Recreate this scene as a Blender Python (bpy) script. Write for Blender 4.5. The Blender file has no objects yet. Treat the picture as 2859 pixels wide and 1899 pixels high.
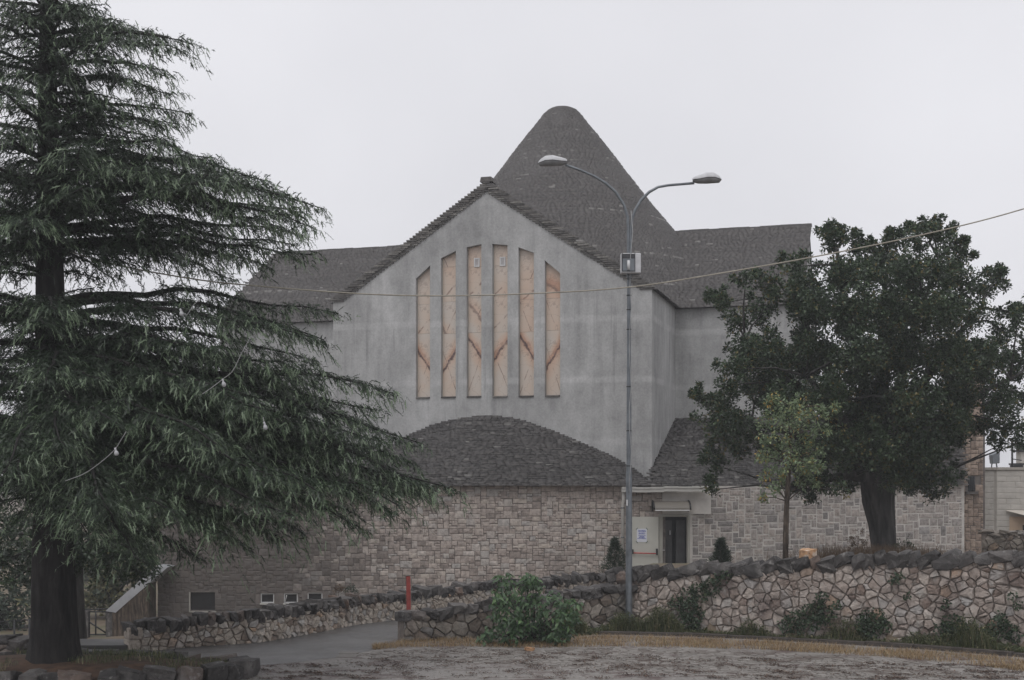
import bpy, bmesh, math, random
import numpy as np
from mathutils import Vector, Matrix, noise as mnoise

random.seed(7)
RNG = np.random.default_rng(11)
sc = bpy.context.scene
COL = sc.collection

# ------------------------------------------------------------------ camera, sky, sun, exposure
EYE = 3.6                    # eye height above the gravel lot
FPX, CX, HY = 3600.0, 1429.5, 1330.0    # focal length, centre and horizon in photo pixels (2859 wide)
cam_d = bpy.data.cameras.new('camera')
cam_d.sensor_width = 36.0
cam_d.lens = 36.0 * FPX / 2859.0
cam_d.shift_y = (HY - 949.5) / 2859.0
cam_d.clip_start, cam_d.clip_end = 0.1, 3000
cam = bpy.data.objects.new('camera', cam_d)
cam.location = (0, 0, EYE)
cam.rotation_euler = (math.radians(90), 0, 0)
COL.objects.link(cam)
sc.camera = cam

SUN_EL, SUN_ROT = math.radians(62), math.radians(200)
world = bpy.data.worlds.new('World')
sc.world = world
world.use_nodes = True
wn = world.node_tree
wn.nodes.clear()
w_out = wn.nodes.new('ShaderNodeOutputWorld')
w_bg = wn.nodes.new('ShaderNodeBackground')
w_sky = wn.nodes.new('ShaderNodeTexSky')
w_sky.sky_type = 'NISHITA'
w_sky.sun_disc = False
w_sky.sun_elevation = SUN_EL
w_sky.sun_rotation = SUN_ROT
w_sky.air_density, w_sky.dust_density = 1.0, 5.0
w_hs = wn.nodes.new('ShaderNodeHueSaturation')
w_hs.inputs['Saturation'].default_value = 0.12
wn.links.new(w_sky.outputs[0], w_hs.inputs['Color'])
w_tc = wn.nodes.new('ShaderNodeTexCoord')
w_nz = wn.nodes.new('ShaderNodeTexNoise')
w_nz.inputs['Scale'].default_value = 2.2
w_nz.inputs['Detail'].default_value = 4
wn.links.new(w_tc.outputs['Generated'], w_nz.inputs['Vector'])
w_cr = wn.nodes.new('ShaderNodeValToRGB')      # the cloud deck, nearly even
w_cr.color_ramp.elements[0].position, w_cr.color_ramp.elements[0].color = 0.3, (6.55, 6.56, 6.95, 1)
w_cr.color_ramp.elements[1].position, w_cr.color_ramp.elements[1].color = 0.75, (7.9, 7.9, 8.3, 1)
wn.links.new(w_nz.outputs['Fac'], w_cr.inputs['Fac'])
w_mx = wn.nodes.new('ShaderNodeMix')
w_mx.data_type = 'RGBA'
w_mx.inputs['Factor'].default_value = 0.93
wn.links.new(w_hs.outputs[0], w_mx.inputs['A'])
wn.links.new(w_cr.outputs[0], w_mx.inputs['B'])
wn.links.new(w_mx.outputs['Result'], w_bg.inputs['Color'])
w_bg.inputs['Strength'].default_value = 0.1
wn.links.new(w_bg.outputs[0], w_out.inputs['Surface'])

sun_d = bpy.data.lights.new('sun', 'SUN')
sun_d.energy = 0.85
sun_d.angle = math.radians(40)
sun_d.color = (1.0, 0.985, 0.97)
sun = bpy.data.objects.new('sun', sun_d)
sun.rotation_euler = (math.radians(90) - SUN_EL, 0, math.radians(-20))
sun.location = (0, 0, 40)
COL.objects.link(sun)

vs = sc.view_settings
vs.view_transform = 'Standard'
vs.look = 'None'
vs.exposure = 0.22
vs.gamma = 1.0
vs.use_curve_mapping = False
sc.cycles.max_bounces = 6
sc.cycles.diffuse_bounces = 3
sc.cycles.transparent_max_bounces = 8

# ------------------------------------------------------------------ helpers
def P(x, y, d):
    """the point d metres ahead that the photo shows at pixel (x, y)"""
    return Vector(((x - CX) / FPX * d, d, EYE + (HY - y) / FPX * d))

def DG(y, z=0.0):
    """distance at which ground of height z lies on photo row y"""
    return (EYE - z) * FPX / (y - HY)

def lin(r, g, b):
    f = lambda c: (c / 255 / 12.92) if c / 255 <= 0.04045 else ((c / 255 + 0.055) / 1.055) ** 2.4
    return (f(r), f(g), f(b))

def tag(o, label=None, cat=None, group=None, kind=None):
    if label: o['label'] = label
    if cat: o['category'] = cat
    if group: o['group'] = group
    if kind: o['kind'] = kind
    return o

def adopt(o, parent):
    if parent is not None:
        o.parent = parent
        if parent.type == 'EMPTY':
            o.matrix_parent_inverse = Matrix.Translation(-Vector(parent.location))
    return o

def empty(name, loc, label=None, cat=None, group=None):
    o = bpy.data.objects.new(name, None)
    o.location = loc
    o.empty_display_size = 0.2
    COL.objects.link(o)
    return tag(o, label, cat, group)

def link(name, me, m, parent=None, loc=None, rot=None, scale=None):
    if m is not None and len(me.materials) == 0:
        me.materials.append(m)
    o = bpy.data.objects.new(name, me)
    COL.objects.link(o)
    if loc is not None: o.location = loc
    if rot is not None: o.rotation_euler = rot
    if scale is not None: o.scale = scale
    return adopt(o, parent)

def mesh_np(name, V, F, tint=None, smooth=False, extra=None):
    V = np.ascontiguousarray(V, dtype=np.float32).reshape(-1, 3)
    F = np.ascontiguousarray(F, dtype=np.int32)
    k = F.shape[1]
    me = bpy.data.meshes.new(name)
    me.vertices.add(len(V))
    me.vertices.foreach_set('co', V.ravel())
    me.loops.add(F.size)
    me.loops.foreach_set('vertex_index', F.ravel())
    me.polygons.add(len(F))
    me.polygons.foreach_set('loop_start', np.arange(0, F.size, k, dtype=np.int32))
    if smooth:
        me.polygons.foreach_set('use_smooth', np.ones(len(F), dtype=bool))
    if tint is not None:
        a = me.attributes.new('tint', 'FLOAT', 'POINT')
        a.data.foreach_set('value', np.ascontiguousarray(tint, dtype=np.float32))
    if extra is not None:
        a = me.attributes.new('extra', 'FLOAT', 'POINT')
        a.data.foreach_set('value', np.ascontiguousarray(extra, dtype=np.float32))
    me.update(calc_edges=True)
    return me

class MB:
    """collects boxes, prisms, tubes and quads into one mesh"""
    def __init__(s): s.v, s.f, s.sm = [], [], []
    def poly(s, pts, sm=False):
        b = len(s.v); s.v += [tuple(p) for p in pts]; s.f.append(tuple(range(b, b + len(pts)))); s.sm.append(sm)
    def box(s, lo, hi, M=None):
        x0, y0, z0 = lo; x1, y1, z1 = hi
        c = [Vector(q) for q in ((x0,y0,z0),(x1,y0,z0),(x1,y1,z0),(x0,y1,z0),(x0,y0,z1),(x1,y0,z1),(x1,y1,z1),(x0,y1,z1))]
        if M is not None: c = [M @ q for q in c]
        s.hexa(c)
    def hexa(s, c):
        b = len(s.v); s.v += [tuple(q) for q in c]
        for f in ((0,3,2,1),(4,5,6,7),(0,1,5,4),(1,2,6,5),(2,3,7,6),(3,0,4,7)):
            s.f.append(tuple(b + i for i in f)); s.sm.append(False)
    def prism(s, poly, off):
        """polygon (list of points) extruded by vector off"""
        n = len(poly); b = len(s.v); off = Vector(off)
        s.v += [tuple(q) for q in poly] + [tuple(Vector(q) + off) for q in poly]
        s.f.append(tuple(range(b + n - 1, b - 1, -1))); s.sm.append(False)
        s.f.append(tuple(range(b + n, b + 2 * n))); s.sm.append(False)
        for i in range(n):
            j = (i + 1) % n
            s.f.append((b + i, b + j, b + n + j, b + n + i)); s.sm.append(False)
    def tube(s, pts, rad, n=8, cap=True, wob=None):
        pts = [Vector(p) for p in pts]
        if not hasattr(rad, '__len__'): rad = [rad] * len(pts)
        b = len(s.v); prev = None
        for i, p in enumerate(pts):
            t = (pts[min(i + 1, len(pts) - 1)] - pts[max(i - 1, 0)])
            t = t.normalized() if t.length > 1e-9 else Vector((0, 0, 1))
            if prev is None:
                a = t.cross(Vector((0, 0, 1)))
                if a.length < 1e-3: a = t.cross(Vector((0, 1, 0)))
                a.normalize()
            else:
                a = (prev - t * prev.dot(t)).normalized()
            prev = a; c = t.cross(a)
            for k in range(n):
                th = 2 * math.pi * k / n
                r = rad[i] * (wob(i, th) if wob else 1.0)
                s.v.append(tuple(p + a * (r * math.cos(th)) + c * (r * math.sin(th))))
        for i in range(len(pts) - 1):
            for k in range(n):
                k2 = (k + 1) % n
                s.f.append((b + i*n + k, b + i*n + k2, b + (i+1)*n + k2, b + (i+1)*n + k)); s.sm.append(True)
        if cap:
            s.f.append(tuple(b + k for k in range(n - 1, -1, -1))); s.sm.append(False)
            e = b + (len(pts) - 1) * n
            s.f.append(tuple(e + k for k in range(n))); s.sm.append(False)
    def mesh(s, name):
        me = bpy.data.meshes.new(name)
        me.from_pydata(s.v, [], s.f)
        me.polygons.foreach_set('use_smooth', s.sm)
        me.update()
        return me
    def build(s, name, m, parent=None, bevel=0.0):
        me = s.mesh(name)
        if bevel > 0:
            bm = bmesh.new(); bm.from_mesh(me)
            bmesh.ops.remove_doubles(bm, verts=bm.verts, dist=1e-5)
            bmesh.ops.bevel(bm, geom=[e for e in bm.edges if e.is_manifold and e.calc_face_angle(0) > 0.5], offset=bevel, segments=1, affect='EDGES')
            bm.to_mesh(me); bm.free()
        return link(name, me, m, parent)

# ------------------------------------------------------------------ materials
class G:
    def __init__(s, name):
        s.m = bpy.data.materials.new(name); s.m.use_nodes = True
        s.nt = s.m.node_tree; s.b = s.nt.nodes['Principled BSDF']
        s.pos = None
    def n(s, typ, **kw):
        nd = s.nt.nodes.new(typ)
        for k, v in kw.items(): setattr(nd, k, v)
        return nd
    def l(s, a, b): s.nt.links.new(a, b)
    def coord(s, scale=(1, 1, 1)):
        if s.pos is None: s.pos = s.n('ShaderNodeNewGeometry').outputs['Position']
        mp = s.n('ShaderNodeMapping'); mp.inputs['Scale'].default_value = scale
        s.l(s.pos, mp.inputs['Vector']); return mp.outputs[0]
    def noise(s, scale, detail=4, stretch=(1, 1, 1), rough=0.55, dist=0.0):
        t = s.n('ShaderNodeTexNoise')
        t.inputs['Scale'].default_value = scale; t.inputs['Detail'].default_value = detail
        t.inputs['Roughness'].default_value = rough; t.inputs['Distortion'].default_value = dist
        s.l(s.coord(stretch), t.inputs['Vector']); return t.outputs['Fac']
    def ramp(s, fac, stops, interp='LINEAR'):
        r = s.n('ShaderNodeValToRGB'); r.color_ramp.interpolation = interp
        e = r.color_ramp.elements
        while len(e) < len(stops): e.new(0.5)
        for q, (p, c) in zip(e, stops):
            q.position = p; q.color = (*c, 1) if len(c) == 3 else c
        s.l(fac, r.inputs['Fac']); return r.outputs[0]
    def mrange(s, fac, a, b, c=0.0, d=1.0):
        r = s.n('ShaderNodeMapRange'); r.clamp = True
        for i, v in ((1, a), (2, b), (3, c), (4, d)): r.inputs[i].default_value = v
        s.l(fac, r.inputs[0]); return r.outputs[0]
    def mix(s, fac, a, b, typ='MIX'):
        m = s.n('ShaderNodeMix', data_type='RGBA', blend_type=typ)
        if isinstance(fac, (int, float)): m.inputs['Factor'].default_value = fac
        else: s.l(fac, m.inputs['Factor'])
        for k, q in (('A', a), ('B', b)):
            if isinstance(q, tuple): m.inputs[k].default_value = (*q, 1)
            else: s.l(q, m.inputs[k])
        return m.outputs['Result']
    def math(s, op, a, b=0.0):
        m = s.n('ShaderNodeMath', operation=op)
        for i, q in enumerate((a, b)):
            if isinstance(q, (int, float)): m.inputs[i].default_value = q
            else: s.l(q, m.inputs[i])
        return m.outputs[0]
    def attr(s, name, typ='GEOMETRY'):
        a = s.n('ShaderNodeAttribute', attribute_type=typ); a.attribute_name = name
        return a.outputs['Fac']
    def rnd(s): return s.n('ShaderNodeObjectInfo').outputs['Random']
    def bump(s, h, strength, dist=0.02):
        b = s.n('ShaderNodeBump'); b.inputs['Strength'].default_value = strength; b.inputs['Distance'].default_value = dist
        s.l(h, b.inputs['Height']); s.l(b.outputs[0], s.b.inputs['Normal'])
    def done(s, col=None, rough=0.8, spec=0.4, **kw):
        if col is not None:
            if isinstance(col, tuple): s.b.inputs['Base Color'].default_value = (*col, 1)
            else: s.l(col, s.b.inputs['Base Color'])
        if isinstance(rough, (int, float)): s.b.inputs['Roughness'].default_value = rough
        else: s.l(rough, s.b.inputs['Roughness'])
        s.b.inputs['Specular IOR Level'].default_value = spec
        for k, v in kw.items(): s.b.inputs[k].default_value = v
        return s.m

def plain(name, col, rough=0.6, metal=0.0, var=0.18, scale=6.0, spec=0.4, bump=0.0):
    g = G(name)
    c = g.ramp(g.noise(scale, 5), [(0.3, tuple(q * (1 - var) for q in col)), (0.7, tuple(q * (1 + var) for q in col))])
    if bump: g.bump(g.noise(scale * 8, 4), bump, 0.01)
    return g.done(c, rough, spec, Metallic=metal)

def stone_mat(name, stops, src='obj', stain=None, fine=9.0, bump=0.5, rough=0.75, lichen=None, spec=0.35, soot=None, fc=1.0):
    """stone whose every piece has its own tone (object random or the tint attribute), mottled and stained"""
    g = G(name)
    r = g.rnd() if src == 'obj' else g.attr('tint')
    c = g.ramp(r, stops)
    f = g.noise(fine, 6, rough=0.65)
    c = g.mix(1.0, c, g.ramp(f, [(0.28, (1 - .50 * fc, 1 - .51 * fc, 1 - .52 * fc)), (0.5, (1, 1, 1)), (0.72, (1 + .36 * fc, 1 + .34 * fc, 1 + .32 * fc))]), 'MULTIPLY')
    if stain:
        col, sc_, lo, hi, st = stain
        c = g.mix(g.mrange(g.noise(sc_, 5, st), lo, hi, 0, 0.85), c, col)
    if lichen:
        col, sc_, lo, hi = lichen
        c = g.mix(g.mrange(g.noise(sc_, 7, rough=0.7), lo, hi, 0, 0.8), c, col)
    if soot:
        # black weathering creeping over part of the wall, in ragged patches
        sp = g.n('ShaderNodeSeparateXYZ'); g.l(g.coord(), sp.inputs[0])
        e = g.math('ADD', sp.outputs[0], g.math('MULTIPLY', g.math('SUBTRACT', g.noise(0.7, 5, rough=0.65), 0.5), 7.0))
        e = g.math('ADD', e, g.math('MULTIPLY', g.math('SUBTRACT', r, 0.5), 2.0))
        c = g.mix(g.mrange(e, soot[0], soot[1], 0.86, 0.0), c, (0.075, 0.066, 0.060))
    g.bump(g.noise(fine * 3.5, 6, rough=0.7), bump, 0.02)
    return g.done(c, rough, spec)

def leaf_mat(name, stops, rough=0.5, trans=0.25, spec=0.4):
    g = G(name)
    c = g.ramp(g.attr('tint'), stops)
    g.done(c, rough, spec)
    t = g.n('ShaderNodeBsdfTranslucent'); g.l(c, t.inputs['Color'])
    mx = g.n('ShaderNodeMixShader'); mx.inputs[0].default_value = trans
    g.l(g.b.outputs[0], mx.inputs[1]); g.l(t.outputs[0], mx.inputs[2])
    g.l(mx.outputs[0], g.nt.nodes['Material Output'].inputs['Surface'])
    return g.m

MT = {}
# plaster of the gable: streaked by rain, with paler day joints at fixed heights
def plaster(name, base, joints):
    g = G(name)
    n1 = g.noise(0.55, 6, (1, 1, 0.35), 0.62)
    c = g.ramp(n1, [(0.3, tuple(q * 0.72 for q in base)), (0.5, base), (0.70, tuple(min(q * 1.24, 0.8) for q in base))])
    c = g.mix(g.mrange(g.noise(0.28, 3, (1, 1, 0.6)), 0.48, 0.66, 0, 0.45), c, tuple(q * 0.78 for q in base))
    st = g.noise(2.2, 5, (1, 1, 0.06), 0.6)
    c = g.mix(g.mrange(st, 0.48, 0.72, 0, 0.6), c, tuple(q * 0.64 for q in base))
    st2 = g.noise(2.9, 5, (1, 1, 0.09), 0.6)
    c = g.mix(g.mrange(st2, 0.58, 0.8, 0, 0.45), c, tuple(min(1, q * 1.35) for q in base))
    sp = g.n('ShaderNodeSeparateXYZ'); g.l(g.coord(), sp.inputs[0])
    wob = g.math('MULTIPLY', g.math('SUBTRACT', g.noise(0.9, 4), 0.5), 0.14)
    z = g.math('ADD', sp.outputs[2], wob)
    for zj, hw, k in joints:
        dz = g.math('ABSOLUTE', g.math('SUBTRACT', z, zj))
        band = g.math('MULTIPLY', g.mrange(dz, hw * 0.4, hw, k, 0), g.mrange(g.noise(1.1, 4), 0.3, 0.6, 0.15, 1))
        c = g.mix(band, c, tuple(min(1, q * 1.42) for q in base))
    blo = g.noise(1.3, 9, (1, 1, 0.7), 0.72)
    c = g.mix(1.0, c, g.ramp(blo, [(0.32, (0.80, 0.80, 0.80)), (0.5, (1, 1, 1)), (0.68, (1.16, 1.16, 1.16))]), 'MULTIPLY')
    drip = g.noise(5.5, 4, (1, 1, 0.035), 0.5)
    c = g.mix(g.math('MULTIPLY', g.mrange(drip, 0.60, 0.70, 0, 0.5), g.mrange(g.noise(0.5, 3), 0.42, 0.6, 0, 1)), c, tuple(q * 0.55 for q in base))
    fine = g.noise(14, 6, rough=0.7)
    c = g.mix(1.0, c, g.ramp(fine, [(0.3, (0.84, 0.84, 0.84)), (0.7, (1.13, 1.13, 1.13))]), 'MULTIPLY')
    g.bump(fine, 0.25, 0.02)
    return g.done(c, 0.85, 0.25)
MT['plaster'] = plaster('grey_plaster', (0.375, 0.374, 0.370), [(9.42, 0.17, 0.42), (7.18, 0.16, 0.45), (13.95, 0.2, 0.15), (4.9, 0.15, 0.25)])
MT['mortar_dark'] = plain('dark_mortar', (0.145, 0.128, 0.118), 0.9, var=0.3)
MT['mortar_pale'] = plain('pale_mortar', (0.50, 0.475, 0.445), 0.9, var=0.18, scale=3, bump=0.3)
blk = [(0.0, (0.235, 0.20, 0.18)), (0.10, (0.31, 0.266, 0.240)), (0.35, (0.36, 0.310, 0.280)), (0.6, (0.40, 0.346, 0.312)), (0.78, (0.365, 0.345, 0.328)), (0.9, (0.415, 0.362, 0.318)), (1.0, (0.455, 0.412, 0.382))]
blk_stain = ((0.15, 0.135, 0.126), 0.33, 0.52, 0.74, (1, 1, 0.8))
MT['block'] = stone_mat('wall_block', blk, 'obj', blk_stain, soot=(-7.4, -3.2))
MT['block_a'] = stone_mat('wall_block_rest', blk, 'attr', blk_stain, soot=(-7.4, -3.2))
ash = [(0.0, (0.205, 0.193, 0.187)), (0.2, (0.285, 0.26, 0.245)), (0.5, (0.35, 0.316, 0.294)), (0.8, (0.39, 0.343, 0.312)), (1.0, (0.29, 0.277, 0.27))]
MT['ashlar'] = stone_mat('ashlar_block', ash, 'obj', None)
MT['ashlar_a'] = stone_mat('ashlar_block_rest', ash, 'attr', None)
twr = [(0.0, (0.20, 0.155, 0.125)), (0.5, (0.30, 0.232, 0.19)), (1.0, (0.37, 0.295, 0.24))]
MT['tower_stone'] = stone_mat('tower_stone', twr, 'obj', None)
MT['tower_stone_a'] = stone_mat('tower_stone_rest', twr, 'attr', None)
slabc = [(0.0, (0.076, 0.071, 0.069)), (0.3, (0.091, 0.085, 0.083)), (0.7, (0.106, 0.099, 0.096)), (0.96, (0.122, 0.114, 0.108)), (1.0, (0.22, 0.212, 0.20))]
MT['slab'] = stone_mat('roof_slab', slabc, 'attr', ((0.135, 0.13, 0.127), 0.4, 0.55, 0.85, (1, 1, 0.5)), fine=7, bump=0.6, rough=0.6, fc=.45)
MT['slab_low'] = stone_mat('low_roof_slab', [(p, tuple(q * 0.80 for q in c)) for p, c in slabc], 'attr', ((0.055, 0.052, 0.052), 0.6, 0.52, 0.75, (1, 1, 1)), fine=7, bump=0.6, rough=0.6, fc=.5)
MT['verge'] = stone_mat('verge_slab', [(0, (0.07, 0.066, 0.063)), (0.6, (0.12, 0.112, 0.105)), (1, (0.19, 0.18, 0.165))], 'obj', None)
rub = [(0.0, (0.19, 0.145, 0.115)), (0.15, (0.30, 0.255, 0.215)), (0.4, (0.43, 0.375, 0.32)), (0.7, (0.50, 0.445, 0.385)), (0.88, (0.40, 0.385, 0.37)), (1.0, (0.42, 0.30, 0.21))]
MT['rubble_pale'] = stone_mat('pale_rubble', rub, 'obj', ((0.12, 0.10, 0.085), 1.6, 0.56, 0.74, (1, 1, 1)), fine=11, bump=0.8, lichen=((0.23, 0.225, 0.215), 3.0, 0.55, 0.75))
rub2 = [(0.0, (0.20, 0.15, 0.125)), (0.15, (0.285, 0.235, 0.205)), (0.45, (0.36, 0.308, 0.275)), (0.75, (0.43, 0.375, 0.332)), (0.9, (0.345, 0.33, 0.32)), (1.0, (0.36, 0.255, 0.185))]
MT['rubble'] = stone_mat('grey_rubble', rub2, 'obj', ((0.135, 0.105, 0.095), 1.3, 0.5, 0.68, (1, 1, 1)), fine=9, bump=0.8, lichen=((0.40, 0.38, 0.355), 3.4, 0.52, 0.68))
MT['rubble_dark'] = stone_mat('mossy_rubble', [(p, tuple(q * 0.62 for q in c)) for p, c in rub], 'obj', ((0.06, 0.055, 0.045), 1.3, 0.45, 0.7, (1, 1, 1)), fine=9, bump=0.8, lichen=((0.20, 0.19, 0.175), 2.4, 0.56, 0.72))
cop = [(0.0, (0.040, 0.037, 0.036)), (0.5, (0.068, 0.063, 0.061)), (0.85, (0.108, 0.099, 0.094)), (1.0, (0.16, 0.11, 0.085))]
MT['coping'] = stone_mat('dark_coping', cop, 'obj', ((0.17, 0.16, 0.152), 2.6, 0.54, 0.72, (1, 1, 1)), fine=8, bump=1.0, lichen=((0.29, 0.277, 0.265), 7.0, 0.57, 0.70))
MT['wall_core'] = plain('wall_core', (0.21, 0.178, 0.155), 0.95, var=0.3)
MT['lamp_metal'] = plain('galvanised_steel', (0.17, 0.185, 0.20), 0.5, 0.6, var=0.2, scale=5)
MT['lamp_white'] = plain('lamp_shell', (0.50, 0.50, 0.51), 0.5, 0.0, var=0.1, scale=8)
MT['lamp_glass'] = plain('lamp_bowl', (0.20, 0.20, 0.20), 0.15, 0.0, var=0.2, scale=8)
MT['pvc'] = plain('off_white_pvc', (0.47, 0.46, 0.435), 0.5, var=0.08)
MT['door'] = plain('beige_door_paint', (0.47, 0.465, 0.42), 0.5, var=0.06, scale=2)
MT['frame'] = plain('door_frame_paint', (0.34, 0.33, 0.295), 0.55, var=0.1, scale=3)
MT['dark_door'] = plain('dark_inner_door', (0.09, 0.092, 0.096), 0.35, var=0.25, scale=3)
MT['interior'] = plain('dim_interior', (0.06, 0.06, 0.062), 0.9)
MT['black'] = plain('black_plastic', (0.012, 0.012, 0.013), 0.4)
MT['red_bar'] = plain('red_push_bar', (0.42, 0.03, 0.025), 0.45)
MT['red_post'] = plain('faded_red_paint', (0.29, 0.055, 0.045), 0.6, var=0.22, scale=9)
MT['white_metal'] = plain('white_window_metal', (0.60, 0.60, 0.60), 0.45, var=0.08)
MT['dark_glass'] = plain('dark_glass', (0.022, 0.023, 0.026), 0.12, var=0.2, spec=0.6)
MT['paper'] = plain('paper', (0.62, 0.63, 0.69), 0.7, var=0.03)
MT['ink'] = plain('blue_ink', (0.10, 0.13, 0.42), 0.7, var=0.1)
MT['tape'] = plain('green_tape', (0.13, 0.17, 0.14), 0.6)
MT['steel_dark'] = plain('dark_iron', (0.03, 0.03, 0.032), 0.55, 0.3)
MT['concrete'] = plain('wet_concrete', (0.075, 0.072, 0.070), 0.5, var=0.35, scale=2.2, spec=0.4)
MT['parapet'] = plain('parapet_coping', (0.33, 0.335, 0.35), 0.5, var=0.15, scale=3)
MT['cable'] = plain('cable_sheath', (0.30, 0.275, 0.225), 0.6)
MT['wire'] = plain('white_wire', (0.30, 0.30, 0.30), 0.6)
MT['bulb'] = plain('opal_bulb', (0.40, 0.40, 0.41), 0.3)
MT['kerb'] = plain('wet_kerb', (0.055, 0.046, 0.040), 0.7, var=0.35, scale=4, bump=0.4)
MT['house'] = plain('pale_stone_cladding', (0.45, 0.425, 0.39), 0.8, var=0.1, scale=3, bump=0.3)
MT['house_mortar'] = plain('house_joint', (0.36, 0.335, 0.30), 0.9, var=0.1)
MT['peach'] = plain('peach_plaster', (0.48, 0.36, 0.26), 0.85, var=0.1, scale=2)
MT['awning'] = plain('awning_fabric', (0.52, 0.48, 0.42), 0.8, var=0.06)
MT['orange_rock'] = stone_mat('orange_limestone', [(0, (0.42, 0.22, 0.11)), (1, (0.50, 0.30, 0.17))], 'obj', ((0.58, 0.50, 0.42), 5.0, 0.5, 0.62, (1, 1, 1)), fine=14, bump=0.9)
MT['soil'] = plain('rusty_needle_soil', (0.075, 0.042, 0.026), 0.95, var=0.45, scale=5, bump=0.6)

def bark(name, col, scale=9):
    g = G(name)
    n1 = g.noise(scale, 6, (1, 1, 0.16), 0.65, 0.4)
    c = g.ramp(n1, [(0.36, tuple(q * 0.30 for q in col)), (0.52, col), (0.68, tuple(q * 2.1 for q in col))])
    c = g.mix(g.mrange(g.noise(2.2, 5), 0.55, 0.75, 0, 0.5), c, tuple(q * 1.7 for q in col))
    g.bump(n1, 1.0, 0.05)
    return g.done(c, 0.85, 0.3)
MT['bark_cedar'] = bark('cedar_bark', (0.018, 0.016, 0.0155))
MT['bark_oak'] = bark('oak_bark', (0.048, 0.045, 0.043), 5)
MT['bark_young'] = bark('young_bark', (0.075, 0.058, 0.045), 16)
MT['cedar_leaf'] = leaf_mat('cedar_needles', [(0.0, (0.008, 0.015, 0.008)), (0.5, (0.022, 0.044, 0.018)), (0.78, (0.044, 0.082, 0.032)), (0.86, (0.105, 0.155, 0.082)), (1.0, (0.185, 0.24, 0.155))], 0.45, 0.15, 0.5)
MT['oak_leaf'] = leaf_mat('oak_leaves', [(0.0, (0.018, 0.031, 0.018)), (0.5, (0.044, 0.073, 0.036)), (0.97, (0.088, 0.130, 0.064)), (1.0, (0.16, 0.13, 0.045))], 0.45, 0.2, 0.5)
MT['young_leaf'] = leaf_mat('young_tree_leaves', [(0.0, (0.13, 0.18, 0.10)), (0.65, (0.24, 0.315, 0.18)), (0.93, (0.33, 0.35, 0.15)), (1.0, (0.44, 0.30, 0.09))], 0.5, 0.3)
MT['bush_leaf'] = leaf_mat('bush_leaves', [(0.0, (0.030, 0.062, 0.028)), (0.6, (0.070, 0.130, 0.055)), (1.0, (0.15, 0.245, 0.10))], 0.4, 0.3, 0.5)
MT['conifer_leaf'] = leaf_mat('shrub_needles', [(0.0, (0.018, 0.032, 0.022)), (1.0, (0.055, 0.080, 0.050))], 0.5, 0.15)
MT['ivy_leaf'] = leaf_mat('ivy_leaves', [(0.0, (0.020, 0.038, 0.020)), (0.7, (0.046, 0.074, 0.036)), (1.0, (0.085, 0.11, 0.055))], 0.5, 0.2)
MT['weed_leaf'] = leaf_mat('weed_leaves', [(0.0, (0.055, 0.072, 0.034)), (0.5, (0.115, 0.135, 0.062)), (0.8, (0.19, 0.185, 0.095)), (1.0, (0.38, 0.31, 0.19))], 0.6, 0.25)
MT['dry_grass'] = leaf_mat('dry_grass_blades', [(0.0, (0.17, 0.115, 0.062)), (0.6, (0.34, 0.235, 0.125)), (0.9, (0.46, 0.37, 0.23)), (1.0, (0.10, 0.125, 0.05))], 0.7, 0.3)
MT['rust_plant'] = leaf_mat('rusty_leaves', [(0.0, (0.10, 0.07, 0.045)), (1.0, (0.20, 0.135, 0.085))], 0.6, 0.2)
MT['far_leaf'] = leaf_mat('far_tree_leaves', [(0.0, (0.055, 0.075, 0.055)), (0.7, (0.10, 0.125, 0.085)), (1.0, (0.20, 0.19, 0.10))], 0.6, 0.25)
MT['litter'] = leaf_mat('fallen_leaves', [(0.0, (0.055, 0.036, 0.030)), (0.6, (0.10, 0.065, 0.05)), (0.92, (0.17, 0.10, 0.06)), (1.0, (0.34, 0.32, 0.28))], 0.8, 0.1)

def ground_mat():
    g = G('wet_gravel_lot')
    n1 = g.noise(0.30, 6)
    c = g.ramp(n1, [(0.35, (0.178, 0.166, 0.153)), (0.55, (0.226, 0.212, 0.197)), (0.7, (0.26, 0.246, 0.231))])
    # brown leaf debris washed into streaks
    d = g.noise(1.9, 8, (0.55, 1.0, 1), 0.72, 1.2)
    m = g.math('MULTIPLY', g.mrange(d, 0.49, 0.56, 0, 1), g.mrange(g.noise(0.22, 4), 0.36, 0.50, 0.25, 1))
    c = g.mix(g.math('MULTIPLY', m, 0.85), c, (0.080, 0.050, 0.045))
    f = g.noise(24, 5, (0.6, 1, 1), 0.7)
    c = g.mix(1.0, c, g.ramp(f, [(0.3, (0.55, 0.53, 0.53)), (0.5, (1.05, 1.05, 1.05)), (0.70, (1.65, 1.63, 1.62))]), 'MULTIPLY')
    g.bump(f, 0.7, 0.03)
    return g.done(c, g.mrange(g.noise(0.6, 4), 0.35, 0.65, 0.5, 0.8), 0.4)
MT['gravel'] = ground_mat()
def earth_mat():
    g = G('churchyard_earth')
    c = g.ramp(g.noise(0.8, 6), [(0.3, (0.09, 0.07, 0.05)), (0.5, (0.16, 0.125, 0.09)), (0.7, (0.085, 0.092, 0.045))])
    g.bump(g.noise(14, 5), 0.6, 0.04)
    return g.done(c, 0.9, 0.3)
MT['earth'] = earth_mat()
def road_mat():
    g = G('wet_asphalt')
    c = g.ramp(g.noise(0.5, 6, (0.6, 1.6, 1)), [(0.3, (0.078, 0.075, 0.074)), (0.7, (0.125, 0.120, 0.118))])
    f = g.noise(45, 4, rough=0.7)
    c = g.mix(1.0, c, g.ramp(f, [(0.3, (0.7, 0.7, 0.7)), (0.7, (1.3, 1.3, 1.3))]), 'MULTIPLY')
    g.bump(f, 0.45, 0.012)
    return g.done(c, g.mrange(g.noise(0.9, 4), 0.35, 0.65, 0.3, 0.6), 0.5)
MT['asphalt'] = road_mat()

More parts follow.
